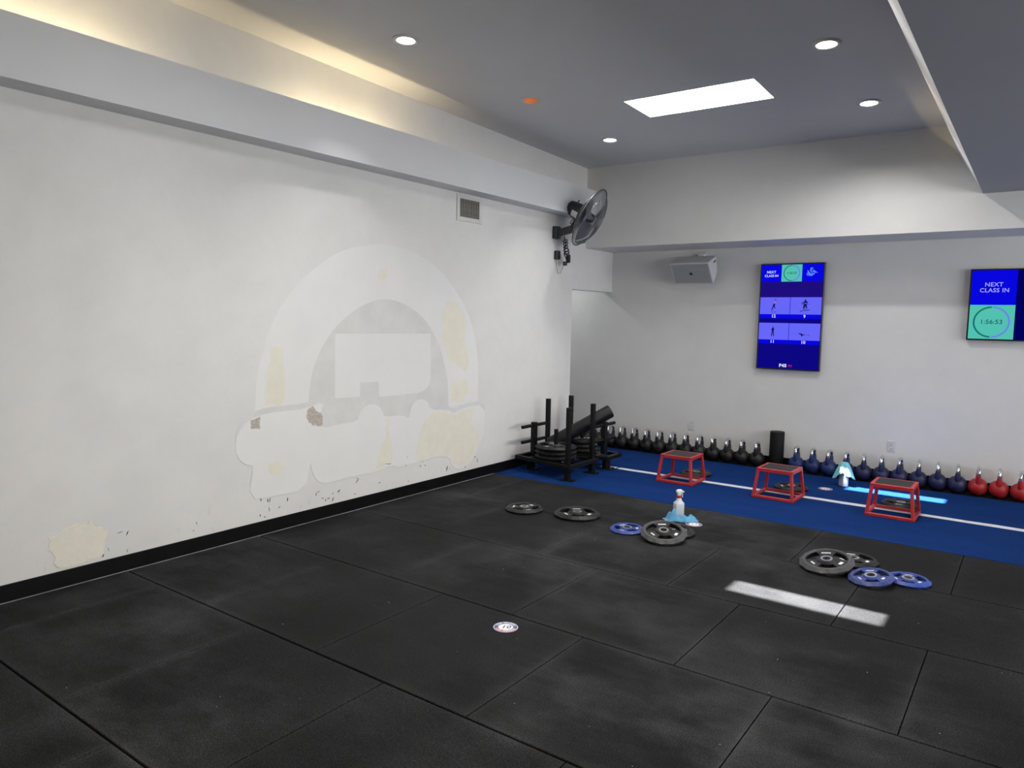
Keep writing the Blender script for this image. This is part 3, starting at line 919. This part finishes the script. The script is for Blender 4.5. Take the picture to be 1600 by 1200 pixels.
BIRD = [[(-.06, .62), (.0, .80), (.12, .84), (.24, .76), (.50, .70), (.26, .66), (.16, .56), (.10, .40), (.22, .20), (.30, .02), (.10, .08), (-.02, .30), (-.10, .44)],
        [(.24, .50), (.50, .42), (.80, .20), (1.05, .0), (.72, .08), (.50, .06), (.36, .14)],
        [(-.48, .48), (-.28, .34), (-.10, .06), (.10, -.06), (.70, .0), (.44, -.24), (.18, -.42), (-.16, -.40), (-.38, -.16), (-.40, .14)],
        [(-.50, .10), (-.42, .02), (-.36, -.22), (-.56, -.12)], [(-.54, -.20), (-.36, -.28), (-.24, -.40), (-.50, -.36)]]
blobs(scr, 'bird_logo', BIRD, xx(0.80), zz(0.085), 0.078, 'scr_bird', 0.003)
flat(scr, 'band', xx(0), xx(1), zz(0.312), zz(0.162), 'scr_band', 0.002)
for (fa, fb), nums, figs in (((0.312, 0.475), ('12', '9'), (0, 1)), ((0.560, 0.722), ('11', '10'), (2, 3))):
    flat(scr, 'picture', xx(0), xx(0.496), zz(fb), zz(fa), 'scr_lilac', 0.002)
    flat(scr, 'picture', xx(0.504), xx(1), zz(fb), zz(fa), 'scr_lilac', 0.002)
    flat(scr, 'caption_bar', xx(0), xx(1), zz(fb + 0.04), zz(fb), 'scr_blue', 0.0015)
    for n_, fx in zip(nums, (0.235, 0.74)):
        flat_text(scr, n_, xx(fx), zz(fb + 0.020), 0.050, 'scr_text_white', 0.003, 0.0010)
def man(ox, oz, k, poly_sets, skin=None):
    blobs(scr, 'figure', poly_sets, ox, oz, k, 'scr_figure', 0.003)
    if skin: blobs(scr, 'figure_top', skin, ox, oz, k, 'scr_skin', 0.0035)
man(xx(0.235), zz(0.395), 0.075, [[(.10, 1.0), (.28, 1.04), (.30, .84), (.14, .80)], [(-.10, .34), (.22, .36), (.10, .0), (.22, -.35), (.10, -.40), (-.05, -.10), (-.16, -.45), (-.30, -.75), (-.40, -.72), (-.24, -.20)], [(-.42, -.98), (-.10, -.98), (-.12, -.90), (-.42, -.90)], [(.10, -.98), (.42, -.94), (.40, -.88), (.10, -.9)]], [[(-.02, .36), (.24, .36), (.32, .82), (.12, .84), (.0, .62)]])
man(xx(0.74), zz(0.395), 0.075, [[(-.06, 1.0), (.10, 1.04), (.12, .86), (-.04, .84)], [(-.55, .45), (-.18, .62), (-.10, .84), (.14, .84), (.34, .62), (.40, .42), (.20, .40), (.12, .56), (-.04, .42), (-.5, .36)], [(-.20, .34), (.24, .34), (.32, -.40), (.18, -.42), (.06, .0), (-.12, -.46), (-.28, -.44)], [(-.75, -.92), (-.2, -.72), (.75, -.66), (.72, -.58), (-.1, -.58), (-.72, -.80)], [(-.6, .20), (.6, .28), (.6, .32), (-.6, .24)]])
man(xx(0.235), zz(0.645), 0.062, [[(-.08, .96), (.10, .98), (.10, .78), (-.06, .76)], [(-.34, .30), (-.14, .72), (.18, .72), (.30, .30), (.14, .30), (.18, -.10), (.30, -.86), (.14, -.88), (.0, -.14), (-.16, -.88), (-.32, -.86), (-.18, -.1), (-.16, .30)]])
man(xx(0.74), zz(0.672), 0.075, [[(-.75, .26), (-.45, .30), (-.10, .14), (.18, .12), (.16, .02), (-.10, -.02), (-.2, -.2), (-.34, -.18), (-.40, .08), (-.72, .14)], [(.36, .10), (.46, .10), (.46, .0), (.36, .0)], [(.66, .06), (.86, .04), (.84, -.04), (.66, -.02)]])
flat_text(scr, 'F45', xx(0.43), zz(0.972), 0.050, 'scr_text_white', 0.003, 0.002, 1.15)
flat_text(scr, 'TV', xx(0.548), zz(0.974), 0.036, 'scr_red', 0.003, 0.001)

# the wide one, running out of the frame
t2, w, h = screen('wide_screen', 'wide wall screen showing a class countdown, cut off at the right', 4.160, 5.440, 1.570, 2.290, 8.83)
scr = MB().box((0, -0.0005, h / 2), (w - 0.030, 0.001, h - 0.030)).build('display', 'scr_deep', t2)
W2, z1_ = (w - 0.030) / 2, h - 0.015
sq = (h - 0.03) * 0.50
xL = -W2
flat(scr, 'title_panel', xL, xL + 0.385, zz(0.502), zz(0), 'scr_blue', 0.002)
flat(scr, 'timer_panel', xL, xL + 0.385, zz(1), zz(0.502), 'scr_green', 0.002)
flat_text(scr, 'NEXT', xL + 0.192, zz(0.208), 0.058, 'scr_text', 0.003, 0.0008)
flat_text(scr, 'CLASS', xL + 0.192 - 0.034, zz(0.292), 0.058, 'scr_text', 0.003, 0.0008)
flat_text(scr, 'IN', xL + 0.192 + 0.102, zz(0.292), 0.058, 'scr_text', 0.003, 0.0008)
ring(scr, xL + 0.192, zz(0.752), 0.150, 0.016, PI / 2 + .03, 3 * PI / 2 - .03, 'scr_ring_dark', 0.003)
ring(scr, xL + 0.192, zz(0.752), 0.150, 0.016, -PI / 2 + .03, PI / 2 - .03, 'scr_ring_lilac', 0.003)
flat_text(scr, '1:56:53', xL + 0.192, zz(0.752), 0.062, 'scr_text_dark', 0.003, 0.0008)

# outlets
def outlet(x, z, label):
    t = thing('wall_outlet', label, 'outlet', (x, YB, z), 0, 'wall outlets on the back wall')
    MB().box((0, -0.004, 0), (0.080, 0.008, 0.128)).build('cover_plate', 'outlet_plastic', t, bevel=0.003)
    for s in (-1, 1):
        k = MB().box((0, -0.009, s * 0.027), (0.036, 0.004, 0.034)).build('socket', 'outlet_plastic', t, bevel=0.002)
        for a in (-0.007, 0.007):
            MB().box((a, -0.0113, s * 0.027 + 0.004), (0.003, 0.001, 0.010)).build('slot', 'socket_dark', k)
        MB().box((0, -0.0113, s * 0.027 - 0.009), (0.005, 0.001, 0.005)).build('slot', 'socket_dark', k)
outlet(1.219, 0.378, 'white outlet above the black kettlebells')
outlet(3.532, 0.375, 'white outlet above the navy kettlebells')

# ------------------------------------------------------------------ kettlebells
def kettlebell_meshes(colour):
    b = MB(); n = 32
    R_, c = 0.0886, 0.086
    pr = []
    a0 = math.acos(c / R_)
    for i in range(17):
        th = a0 + (PI - a0) * i / 16
        pr.append((max(R_ * math.sin(th), 0.0), c - R_ * math.cos(th)))
    pr[0] = (pr[0][0], 0.0)
    b.lathe(pr, n, cap1=False)
    for s in (-1, 1):       # horns growing out of the ball
        b.sweep([(0, s * 0.048, 0.108), (0, s * 0.066, 0.150), (0, s * 0.073, 0.182), (0, s * 0.0755, 0.212)], [0.029, 0.025, 0.0215, 0.0185], 16)
    h = MB()
    path = [(0, -0.0755, 0.206), (0, -0.0765, 0.230), (0, -0.072, 0.254), (0, -0.057, 0.2725), (0, -0.030, 0.280), (0, 0, 0.2815), (0, 0.030, 0.280), (0, 0.057, 0.2725), (0, 0.072, 0.254), (0, 0.0765, 0.230), (0, 0.0755, 0.206)]
    h.sweep(path, 0.0162, 16)
    return b.mesh('ball', colour, smooth=50), h.mesh('handle', 'chrome', smooth=60)

KB = {k: kettlebell_meshes(k) for k in ('kettle_black', 'kettle_blue', 'kettle_navy', 'kettle_red')}
kr = random.Random(8)
def kettlebell(x, colour, label, group):
    t = thing('kettlebell', label, 'kettlebell', (x, 8.715 + kr.uniform(-.004, .004), -0.003), kr.uniform(-0.10, 0.10), group)
    link('ball', KB[colour][0], t); link('handle', KB[colour][1], t)
    return t
for i, x in enumerate((-0.394, -0.214, -0.034)):
    kettlebell(x, 'kettle_black', ['matte black kettlebell in the niche behind the sleds, leftmost', 'matte black kettlebell behind the sled with the leaning tube', 'matte black kettlebell half hidden behind the far sled posts'][i], 'black kettlebells by the back wall')
for i in range(12):
    kettlebell(0.146 + 0.18 * i, 'kettle_black', 'matte black kettlebell with chrome handle, %s in the row right of the sleds' % ORD[i] if i < 11 else 'matte black kettlebell with chrome handle beside the black foam roller', 'black kettlebells by the back wall')
for i in range(10):
    lab_ = 'blue kettlebell with chrome handle, %s right of the black foam roller' % ORD[i] if i < 4 else 'dark navy kettlebell with chrome handle, %s right of the blue ones' % ORD[i - 4]
    kettlebell(2.583 + 0.1782 * i, 'kettle_blue' if i < 4 else 'kettle_navy', lab_, 'blue kettlebells by the back wall')
for i in range(3):
    kettlebell(4.367 + 0.1785 * i, 'kettle_red', ['red kettlebell touching the last navy one', 'middle one of the three red kettlebells', 'red kettlebell cut off by the right picture edge'][i], 'red kettlebells by the back wall')

fr_ = thing('foam_roller', 'upright black foam roller standing between black and blue kettlebells', 'foam roller', (2.335, 8.775, -0.003))
MB().lathe([(0.079, 0.0), (0.082, 0.006), (0.082, 0.424), (0.078, 0.430)], 36).build('roll', 'foam_black', fr_, smooth=40)
MB().lathe([(0.078, 0.4302), (0.070, 0.4312), (0.030, 0.4312), (0.028, 0.4302)], 36, cap0=False, cap1=False).build('end_cap', 'grip_tread', fr_, smooth=40)

# ------------------------------------------------------------------ plyometric boxes
def plyo_box(x, y, label, rz):
    t = thing('plyo_box', label, 'plyo box', (x, y, 0), rz, 'red plyo boxes on the turf')
    H, bw, bd, tw, td, q = 0.292, 0.186, 0.186, 0.158, 0.154, 0.028
    for sx in (-1, 1):
        for sy in (-1, 1):
            MB().beam((sx * bw, sy * bd, q * 0.5), (sx * tw, sy * td, H - 0.018), q, q, upd=(0, 1, 0)).build('leg', 'red_powder_coat', t, bevel=0.003)
    for sy in (-1, 1):
        MB().beam((-bw - q / 2, sy * bd, q / 2), (bw + q / 2, sy * bd, q / 2), q, q).build('base_rail', 'red_powder_coat', t, bevel=0.003)
        MB().beam((-tw - q / 2, sy * td, H - 0.020), (tw + q / 2, sy * td, H - 0.020), q, q).build('top_rail', 'red_powder_coat', t, bevel=0.003)
    for sx in (-1, 1):
        MB().beam((sx * bw, -bd + q / 2, q / 2), (sx * bw, bd - q / 2, q / 2), q, q).build('base_rail', 'red_powder_coat', t, bevel=0.003)
        MB().beam((sx * tw, -td + q / 2, H - 0.020), (sx * tw, td - q / 2, H - 0.020), q, q).build('top_rail', 'red_powder_coat', t, bevel=0.003)
    MB().box((0, 0, H - 0.004), (2 * tw + q + 0.004, 2 * td + q + 0.004, 0.008)).build('top_plate', 'red_powder_coat', t, bevel=0.002)
    MB().box((0, 0, H + 0.001), (2 * tw - 0.030, 2 * td - 0.040, 0.003)).build('grip_pad', 'grip_tread', t)
plyo_box(1.757, 7.325, 'red steel plyo box nearest the weight sleds', 0.0)
plyo_box(2.790, 7.290, 'red steel plyo box in the middle of the three', -0.02)
plyo_box(3.806, 7.285, 'red steel plyo box by the sun patch, rightmost', 0.0)

# ------------------------------------------------------------------ weight plates
def plate_meshes(R_, th, rim_m, web_m):
    n = 48
    def pol(r_, ph, a):
        d = (a - ph) % (PI / 6) - PI / 12
        return r_ * math.cos(PI / 12) / math.cos(d)
    hr = 0.026
    def ringv(r_, z, ph=None):
        out = []
        for i in range(n):
            a = 2 * PI * i / n
            rr = pol(r_, ph, a) if ph is not None else r_
            out.append(Vector((rr * math.cos(a), rr * math.sin(a), z)))
        return out
    ri, ro = 0.40 * R_, 0.74 * R_
    top = [ringv(hr + 0.012, th), ringv(0.33 * R_, th), ringv(0.36 * R_, th * .80), ringv(ri, th * .80), ringv(ro, th * .80), ringv(0.77 * R_, th), ringv(0.86 * R_, th, 0.0), ringv(R_, th * .50, PI / 12), ringv(0.93 * R_, 0, 0.0)]
    bot = [ringv(0.77 * R_, 0), ringv(ro, th * .2), ringv(ri, th * .2), ringv(0.36 * R_, th * .2), ringv(0.33 * R_, 0), ringv(hr + 0.012, 0)]
    rings = top + bot
    rim, web = MB(), MB()
    vs = [p for r_ in rings for p in r_]
    def hole(i):           # three hand holes
        a = (i + 0.5) / n * 360
        return any(abs((a - c + 180) % 360 - 180) < 33 for c in (30, 150, 270))
    frim, fweb = [], []
    K = len(rings)
    for k in range(K - 1):
        for i in range(n):
            f = (k * n + i, k * n + (i + 1) % n, (k + 1) * n + (i + 1) % n, (k + 1) * n + i)
            if k in (3, 10) and hole(i): continue
            (frim if 4 <= k <= 9 else fweb).append(f)
    # walls of the holes
    kt, kb_ = (3, 4), (11, 10)
    for i in range(n):
        j = (i + 1) % n
        if hole(i):
            fweb.append((3 * n + i, 3 * n + j, 11 * n + j, 11 * n + i))
            fweb.append((4 * n + j, 4 * n + i, 10 * n + i, 10 * n + j))
            if not hole(i - 1): fweb.append((3 * n + i, 4 * n + i, 10 * n + i, 11 * n + i))
            if not hole((i + 1) % n): fweb.append((4 * n + j, 3 * n + j, 11 * n + j, 10 * n + j))
    def sub(fs):
        m = MB(); ids = sorted({i for f in fs for i in f}); mp = {a: b for b, a in enumerate(ids)}
        m.add([vs[i] for i in ids], [[mp[i] for i in f] for f in fs]); return m
    rim = sub(frim).mesh('rim', rim_m)
    web = sub(fweb).mesh('web', web_m, smooth=25)
    sl = MB().lathe([(hr, -0.0), (hr, th + 0.002), (hr + 0.013, th + 0.002), (hr + 0.013, 0.0)], 24, cap0=False, cap1=False)
    sl = sl.mesh('sleeve', 'steel_sleeve', smooth=40)
    marks = []
    for k, (a, wd, hh) in enumerate(((90, 0.34, 0.085), (210, 0.24, 0.07), (330, 0.26, 0.12))):
        m = MB(); aa = math.radians(a); rr = 0.56 * R_
        Mx = Matrix.Translation((rr * math.cos(aa), rr * math.sin(aa), th * .80 + 0.0006)) @ Matrix.Rotation(aa - PI / 2, 4, 'Z')
        nb = 5 if k < 2 else 1
        for b in range(nb):
            cx = (b - (nb - 1) / 2) * wd * R_ / nb
            m.box((cx, 0, 0), (wd * R_ / nb * 0.80, hh * R_, 0.001))
        marks.append(m.xform(Mx).mesh('print_mark', 'print_white'))
    return dict(rim=rim, web=web, sleeve=sl, print_mark=marks)

def plate(ms, label, loc, normal=(0, 0, 1), spin=0.0, group='weight plates on the floor', nmarks=3):
    t = thing('weight_plate', label, 'weight plate', loc, 0, group)
    nv = Vector(normal).normalized()
    qt = Vector((0, 0, 1)).rotation_difference(nv) @ Matrix.Rotation(spin, 3, 'Z').to_quaternion()
    t.rotation_euler = qt.to_euler()
    link('rim', ms['rim'], t); link('web', ms['web'], t); link('sleeve', ms['sleeve'], t)
    for m in ms['print_mark'][:nmarks]:
        link('print_mark', m, t)
    return t

PM_s = plate_meshes(0.172, 0.036, 'plate_black', 'plate_black')
PM_l = plate_meshes(0.206, 0.042, 'plate_black', 'plate_black')
PM_m = plate_meshes(0.192, 0.040, 'plate_black', 'plate_black')
PM_g = plate_meshes(0.184, 0.044, 'charcoal_rubber', 'plate_black')
PM_b = plate_meshes(0.142, 0.030, 'plate_blue', 'plate_web_blue')
PM_n = plate_meshes(0.144, 0.032, 'plate_navy', 'plate_web_blue')
PM_j = plate_meshes(0.238, 0.046, 'plate_black', 'plate_black')
PM_k = plate_meshes(0.190, 0.046, 'plate_black', 'plate_black')
V2C = (Vector((4.79, 0, 0)) - Vector((2.6, 5.3, 0))).normalized()
V2D = (Vector((4.79, 0, 0)) - Vector((3.8, 5.4, 0))).normalized()
vside = math.atan2(V2C.y, V2C.x)
plate(PM_s, 'small black weight plate lying flat, leftmost on the mats', (1.157, 5.245, 0.0), spin=2.0)
plate(PM_l, 'large black weight plate lying flat beside the small leftmost one', (1.622, 5.383, 0.0), spin=0.6)
plate(PM_m, 'black weight plate lying flat beneath a tilted plate by the spray bottle', (2.475, 5.430, 0.0), spin=1.0)
def tilted(ms, label, low, direction, ang, spin, R_):
    """plate whose lowest rim point touches the floor at `low`, rising away along `direction` by ang degrees"""
    d = Vector((direction[0], direction[1], 0)).normalized(); a = math.radians(ang)
    c = Vector((low[0], low[1], 0)) + d * (R_ * 0.93 * math.cos(a)) + Vector((0, 0, R_ * 0.93 * math.sin(a)))
    nrm_ = Vector((0, 0, 1)) * math.cos(a) - d * math.sin(a)
    return plate(ms, label, c, nrm_, spin)
dC = -V2C
low = Vector((2.50, 5.225)) - Vector((dC.x, dC.y)) * 0.165
tilted(PM_g, 'charcoal weight plate propped at a tilt in front of the spray bottle', low, dC, 13.0, 0.55, 0.184)
plate(PM_b, 'bright blue weight plate on the mats touching the tilted charcoal plate', (2.165, 5.265, 0.0), (0.0, -0.03, 1), spin=1.0)
dD = -V2D
plate(PM_s, 'black weight plate with red and white print under the right charcoal plate', (3.800, 5.605, 0.0), spin=0.35)
low = Vector((3.595, 5.330)) - Vector((dD.x, dD.y)) * 0.165
tilted(PM_g, 'charcoal weight plate propped at a tilt, nearest the sunlit strip', low, Vector((0.35, 0.94)), 11.5, 0.25, 0.184)
plate(PM_b, 'bright blue weight plate lying flat, rightmost on the mats', (4.178, 5.400, 0.0), spin=0.1)
low = Vector((3.985, 5.225)) - Vector((0.62, 0.78)) * 0.134
tilted(PM_n, 'navy weight plate propped on the rightmost blue plate', low, Vector((0.62, 0.78)), 10.0, 0.25, 0.144)
for i, (x, y) in enumerate(((1.765, 7.735), (2.800, 7.725), (3.815, 7.690))):
    plate(PM_s, ['black weight plate on the turf behind the plyo box nearest the sleds', 'black weight plate on the turf behind the middle plyo box', 'black weight plate on the turf behind the rightmost plyo box'][i], (x, y, 0.0), spin=1.1 + i, nmarks=1)

# ------------------------------------------------------------------ weight sleds
def sled(label, loc, rz):
    """wide end at +x carries two tall posts, narrow end at -x a post with two cross grips"""
    t = thing('weight_sled', label, 'weight sled', loc, rz, 'black push sleds in the corner')
    zt = 0.150
    C = [(0.385, -0.290), (0.385, 0.290), (-0.385, 0.150), (-0.385, -0.150)]
    for i in range(4):
        a, b = C[i], C[(i + 1) % 4]
        d = (Vector(b) - Vector(a)).normalized()
        MB().beam((a[0] - d.x * .02, a[1] - d.y * .02, zt), (b[0] + d.x * .02, b[1] + d.y * .02, zt), 0.045, 0.042).build('frame_rail', 'black_steel', t, bevel=0.003)
    for x in (-0.17, 0.17):
        wy = 0.22 + 0.09 * x / 0.385
        MB().beam((x, -wy, zt - 0.006), (x, wy, zt - 0.006), 0.05, 0.024).build('cross_bar', 'black_steel', t, bevel=0.002)
    MB().box((0, 0, zt + 0.006), (0.50, 0.34, 0.010)).build('deck_plate', 'black_steel', t, bevel=0.002)
    for sx, sy in ((-0.2, -0.13), (-0.2, 0.13), (0.2, -0.13), (0.2, 0.13), (0.05, -.14), (0.05, .14)):
        MB().lathe([(0.014, 0), (0.014, 0.006), (0.008, 0.010)], 8, (sx, sy, zt + 0.011)).build('bolt', 'worn_steel', t)
    for sy in (-1, 1):
        MB().box((0.345, sy * 0.255, zt / 2 - 0.005), (0.055, 0.055, zt - 0.03)).build('leg', 'black_steel', t, bevel=0.003)
        MB().box((0.345, sy * 0.255, 0.006), (0.16, 0.075, 0.012)).build('skid_foot', 'black_steel', t, bevel=0.003)
        MB().box((0.345, sy * 0.255, zt + 0.023 + 0.303), (0.047, 0.047, 0.606)).build('tall_post', 'black_steel', t, bevel=0.004)
        MB().lathe([(0.030, 0.0), (0.030, 0.004)], 4, (0.345, sy * 0.255, zt + 0.022)).build('weld_plate', 'black_steel', t)
    MB().box((-0.30, 0, zt / 2 - 0.005), (0.055, 0.10, zt - 0.03)).build('leg', 'black_steel', t, bevel=0.003)
    MB().box((-0.30, 0, 0.006), (0.16, 0.12, 0.012)).build('skid_foot', 'black_steel', t, bevel=0.003)
    MB().box((-0.265, 0, zt + 0.02 + 0.185), (0.058, 0.058, 0.37)).build('short_post', 'black_steel', t, bevel=0.004)
    for z in (0.335, 0.505):
        MB().cyl((-0.265, -0.235, z), (-0.265, 0.235, z), 0.019, n=14).build('grip_bar', 'black_steel', t, smooth=40)
    MB().cyl((0.03, 0, zt), (0.03, 0, 0.49), 0.0235, n=18).build('weight_post', 'black_steel', t, smooth=40)
    return t
sled('near black push sled with two tall posts at its right end', (0.478, 6.770, 0), 0.0)
sled('far black push sled turned around, carrying the upper end of the tube', (0.530, 7.350, 0), PI)
for s_, (cx, cy, n_) in enumerate(((0.508, 6.770, 3), (0.500, 7.350, 3))):
    for k in range(n_):
        nm = (['bottom', 'middle', 'top'] if n_ == 3 else ['bottom', 'second lowest', 'second highest', 'top'])[k]
        plate((PM_j, PM_k)[s_], '%s black weight plate of the stack on the %s sled' % (nm, ['near', 'far'][s_]), (cx, cy, 0.174 + 0.0495 * k), spin=0.4 * k + s_, group='plates stacked on the sleds')
ta, tb = Vector((0.275, 7.000, 0.262)), Vector((0.815, 7.455, 0.660))
tube = thing('weighted_tube', 'long black padded tube leaning across both sleds', 'weighted tube', ta)
L_ = (tb - ta).length
QT = (tb - ta).normalized().to_track_quat('Z', 'Y').to_matrix().to_4x4()
MB().lathe([(0.066, -0.002), (0.075, 0.006), (0.077, 0.02), (0.077, L_ - 0.02), (0.074, L_ - 0.004), (0.066, L_)], 36).xform(QT).build('sleeve', 'vinyl_tube', tube, smooth=40)
MB().lathe([(0.065, L_ + 0.0005), (0.058, L_ + 0.003), (0.0, L_ + 0.003)], 36, cap0=False, cap1=False).xform(QT).build('end_cap', 'black_rubber', tube, smooth=40)

# ------------------------------------------------------------------ spray bottles and cloths
def rrect(w, d, z, k=4, n=24):
    out = []
    for i in range(n):
        a = 2 * PI * i / n; c, s = math.cos(a), math.sin(a)
        f = (abs(c) ** k + abs(s) ** k) ** (-1 / k)
        out.append(Vector((w / 2 * f * c, d / 2 * f * s, z)))
    return out
def spray_bottle(label, loc, rz):
    t = thing('spray_bottle', label, 'spray bottle', loc, rz, 'spray bottles')
    b = MB().loft([rrect(.078, .062, 0, 5), rrect(.086, .068, .004, 5), rrect(.086, .068, .120, 5), rrect(.082, .064, .130, 5), rrect(.056, .050, .142, 4), rrect(.046, .042, .152, 3), rrect(.036, .034, .178, 2)])
    b.build('bottle', 'bottle_plastic', t, smooth=40)
    MB().lathe([(.0195, .172), (.0205, .176), (.0205, .192), (.0185, .194)], 20).build('collar', 'red_plastic', t, smooth=40)
    hd = MB().loft([rrect(.030, .026, .193, 3), rrect(.034, .028, .205, 4), rrect(.052, .030, .216, 4), rrect(.060, .030, .228, 4), rrect(.056, .026, .240, 4), rrect(.036, .018, .246, 4)])
    hd.build('spray_head', 'white_plastic', t, smooth=45)
    MB().cyl((.026, 0, .226), (.046, 0, .223), .008, .007, n=12).build('nozzle', 'white_plastic', t, smooth=40)
    MB().sweep([(.024, 0, .214), (.033, 0, .202), (.030, 0, .186), (.034, 0, .174)], [.006, .006, .005, .004], 8).build('trigger', 'white_plastic', t, smooth=50)
    return t
spray_bottle('white spray bottle with red collar standing on the mats', (2.325, 5.925, 0), 0.9)
spray_bottle('white spray bottle on the turf half covered by an aqua cloth', (3.195, 8.230, 0), 2.4)

def cloth_heap():
    """crumpled cloth lying in front of the bottle, a peak left, low folds right"""
    m = MB(); nu, nv = 34, 22
    r = random.Random(3)
    ph = [r.uniform(0, 6.28) for _ in range(8)]
    vs = []
    for j in range(nv):
        for i in range(nu):
            u, v_ = i / (nu - 1), j / (nv - 1)
            x = (u - 0.5) * 0.285; y = (v_ - 0.5) * 0.105
            edge = min(1, min(u, 1 - u) * 7) * min(1, min(v_, 1 - v_) * 5)
            hgt = 0.083 * math.exp(-((u - 0.26) / 0.13) ** 2) + 0.036 * math.exp(-((u - 0.62) / 0.16) ** 2) + 0.040 * math.exp(-((u - 0.84) / 0.09) ** 2)
            f = 0.012 * math.sin(17 * u + 6 * v_ + ph[0]) + 0.008 * math.sin(29 * u - 9 * v_ + ph[1]) + 0.006 * math.sin(12 * v_ + 8 * u + ph[2])
            z = max(0.0015, (hgt * (0.55 + 0.45 * math.sin(PI * v_)) + f * (0.4 + 8 * hgt)) * edge + 0.002)
            wob = 0.010 * math.sin(11 * u + ph[3]) * (1 if v_ < .5 else -.6)
            vs.append((x + 0.008 * math.sin(9 * v_ + ph[4]), y + wob, z))
    fs = [(j * nu + i, j * nu + i + 1, (j + 1) * nu + i + 1, (j + 1) * nu + i) for j in range(nv - 1) for i in range(nu - 1)]
    return m.add(vs, fs)
ch = cloth_heap().build('cleaning_cloth', 'cloth_sky_blue', smooth=80)
ch.location = (2.390, 5.825, 0.0); ch.rotation_euler = (0, 0, -0.62 + 1.16)
sol = ch.modifiers.new('thickness', 'SOLIDIFY'); sol.thickness = 0.003; sol.offset = 1
tag(ch, 'crumpled sky-blue cleaning cloth at the foot of the spray bottle', 'cloth')

def cloth_drape():
    m = MB(); na, nr = 40, 16; vs = []
    for j in range(nr):
        t = j / (nr - 1)
        for i in range(na):
            a = 2 * PI * i / na
            side = abs(math.cos(a))                      # hangs long on two sides
            fold = 0.5 + 0.5 * math.sin(4 * a + 0.7)
            length = 0.085 + 0.070 * side + 0.025 * fold
            if t < 0.25:
                rr = 0.030 * (t / 0.25); z = 0.252 - 0.006 * (t / 0.25) ** 2
            else:
                q = (t - 0.25) / 0.75
                rr = 0.030 + (0.026 + 0.034 * side) * q ** 0.8 + 0.010 * q * math.sin(6 * a + 1.0)
                z = 0.246 - length * q
            vs.append((rr * math.cos(a) * 1.12, rr * math.sin(a), z))
    fs = [(j * na + i, j * na + (i + 1) % na, (j + 1) * na + (i + 1) % na, (j + 1) * na + i) for j in range(nr - 1) for i in range(na)]
    return m.add(vs, fs)
cd_ = cloth_drape().build('cleaning_cloth', 'cloth_aqua', smooth=80)
cd_.location = (3.195, 8.230, 0.003); cd_.rotation_euler = (0, 0, 0.15)
sol = cd_.modifiers.new('thickness', 'SOLIDIFY'); sol.thickness = 0.003; sol.offset = 1
tag(cd_, 'aqua cleaning cloth draped over the spray bottle on the turf', 'cloth')

# ------------------------------------------------------------------ round floor stickers
def sticker(num, label, loc, rz, legible=True):
    t = thing('floor_sticker', label, 'floor sticker', loc, rz, 'numbered station stickers')
    MB().lathe([(0.0, 0.0008), (0.070, 0.0008), (0.0705, 0.0)], 48, cap0=False, cap1=False).build('disc', 'sticker_navy', t)
    def annulus(r0, r1, z, a0=0, a1=2 * PI, n=48):
        m = MB(); vs = []
        for i in range(n + 1):
            a = a0 + (a1 - a0) * i / n
            vs += [(r0 * math.cos(a), r0 * math.sin(a), z), (r1 * math.cos(a), r1 * math.sin(a), z)]
        return m.add(vs, [(2 * i, 2 * i + 1, 2 * i + 3, 2 * i + 2) for i in range(n)])
    annulus(0.0645, 0.0675, 0.0011).build('border', 'sticker_white', t)
    annulus(0.044, 0.0640, 0.0011, PI + 0.35, 2 * PI - 0.35).build('lower_band', 'sticker_red', t)
    annulus(0.0, 0.0415, 0.0012).build('centre', 'sticker_white', t)
    o = link('number', text_mesh(num, 0.052, 'sticker_navy', shear=0.25, bold=0.0012), t); o.location = (0, -0.001, 0.0016)
    for word, up_ in (('TEAM TRAINING', True), ('LIFE CHANGING', False)):
        for i, chx in enumerate(word):
            if chx == ' ': continue
            f = (i - (len(word) - 1) / 2) * 0.185
            a = PI / 2 - f if up_ else -PI / 2 + f
            k_ = ('ch', chx)
            if k_ not in cache: cache[k_] = text_mesh(chx, 0.0175, 'sticker_white', bold=0.0006)
            o = link('letter', cache[k_], t)
            o.location = (0.053 * math.cos(a), 0.053 * math.sin(a), 0.0017)
            o.rotation_euler = (0, 0, a - PI / 2 if up_ else a + PI / 2)
sticker('10', 'round white and navy floor sticker numbered 10 in the open mat area', (2.495, 3.154, 0.0), 0.60)
sticker('11', 'round floor sticker beside the blue cloth and spray bottle', (2.520, 5.795, 0.0), 0.42)
sticker('12', 'round floor sticker on the blue turf between two plyo boxes', (3.080, 7.950, 0.0006), 0.25)

# tiny pale specks of grit on the mats
gm_ = MB(); r = random.Random(21)
for i in range(60):
    x, y = r.uniform(1.2, 5.6), r.uniform(1.0, 5.2)
    s = r.uniform(0.0008, 0.0022)
    gm_.add([(x - s, y, 0.0), (x + s * .6, y - s, 0.0), (x + s, y + s * .7, 0.0), (x, y, s * 1.2)], [(0, 1, 3), (1, 2, 3), (2, 0, 3)])
g_ = gm_.build('grit', 'sticker_white')
tag(g_, 'tiny pale specks of grit scattered over the black mats', 'grit', kind='stuff')
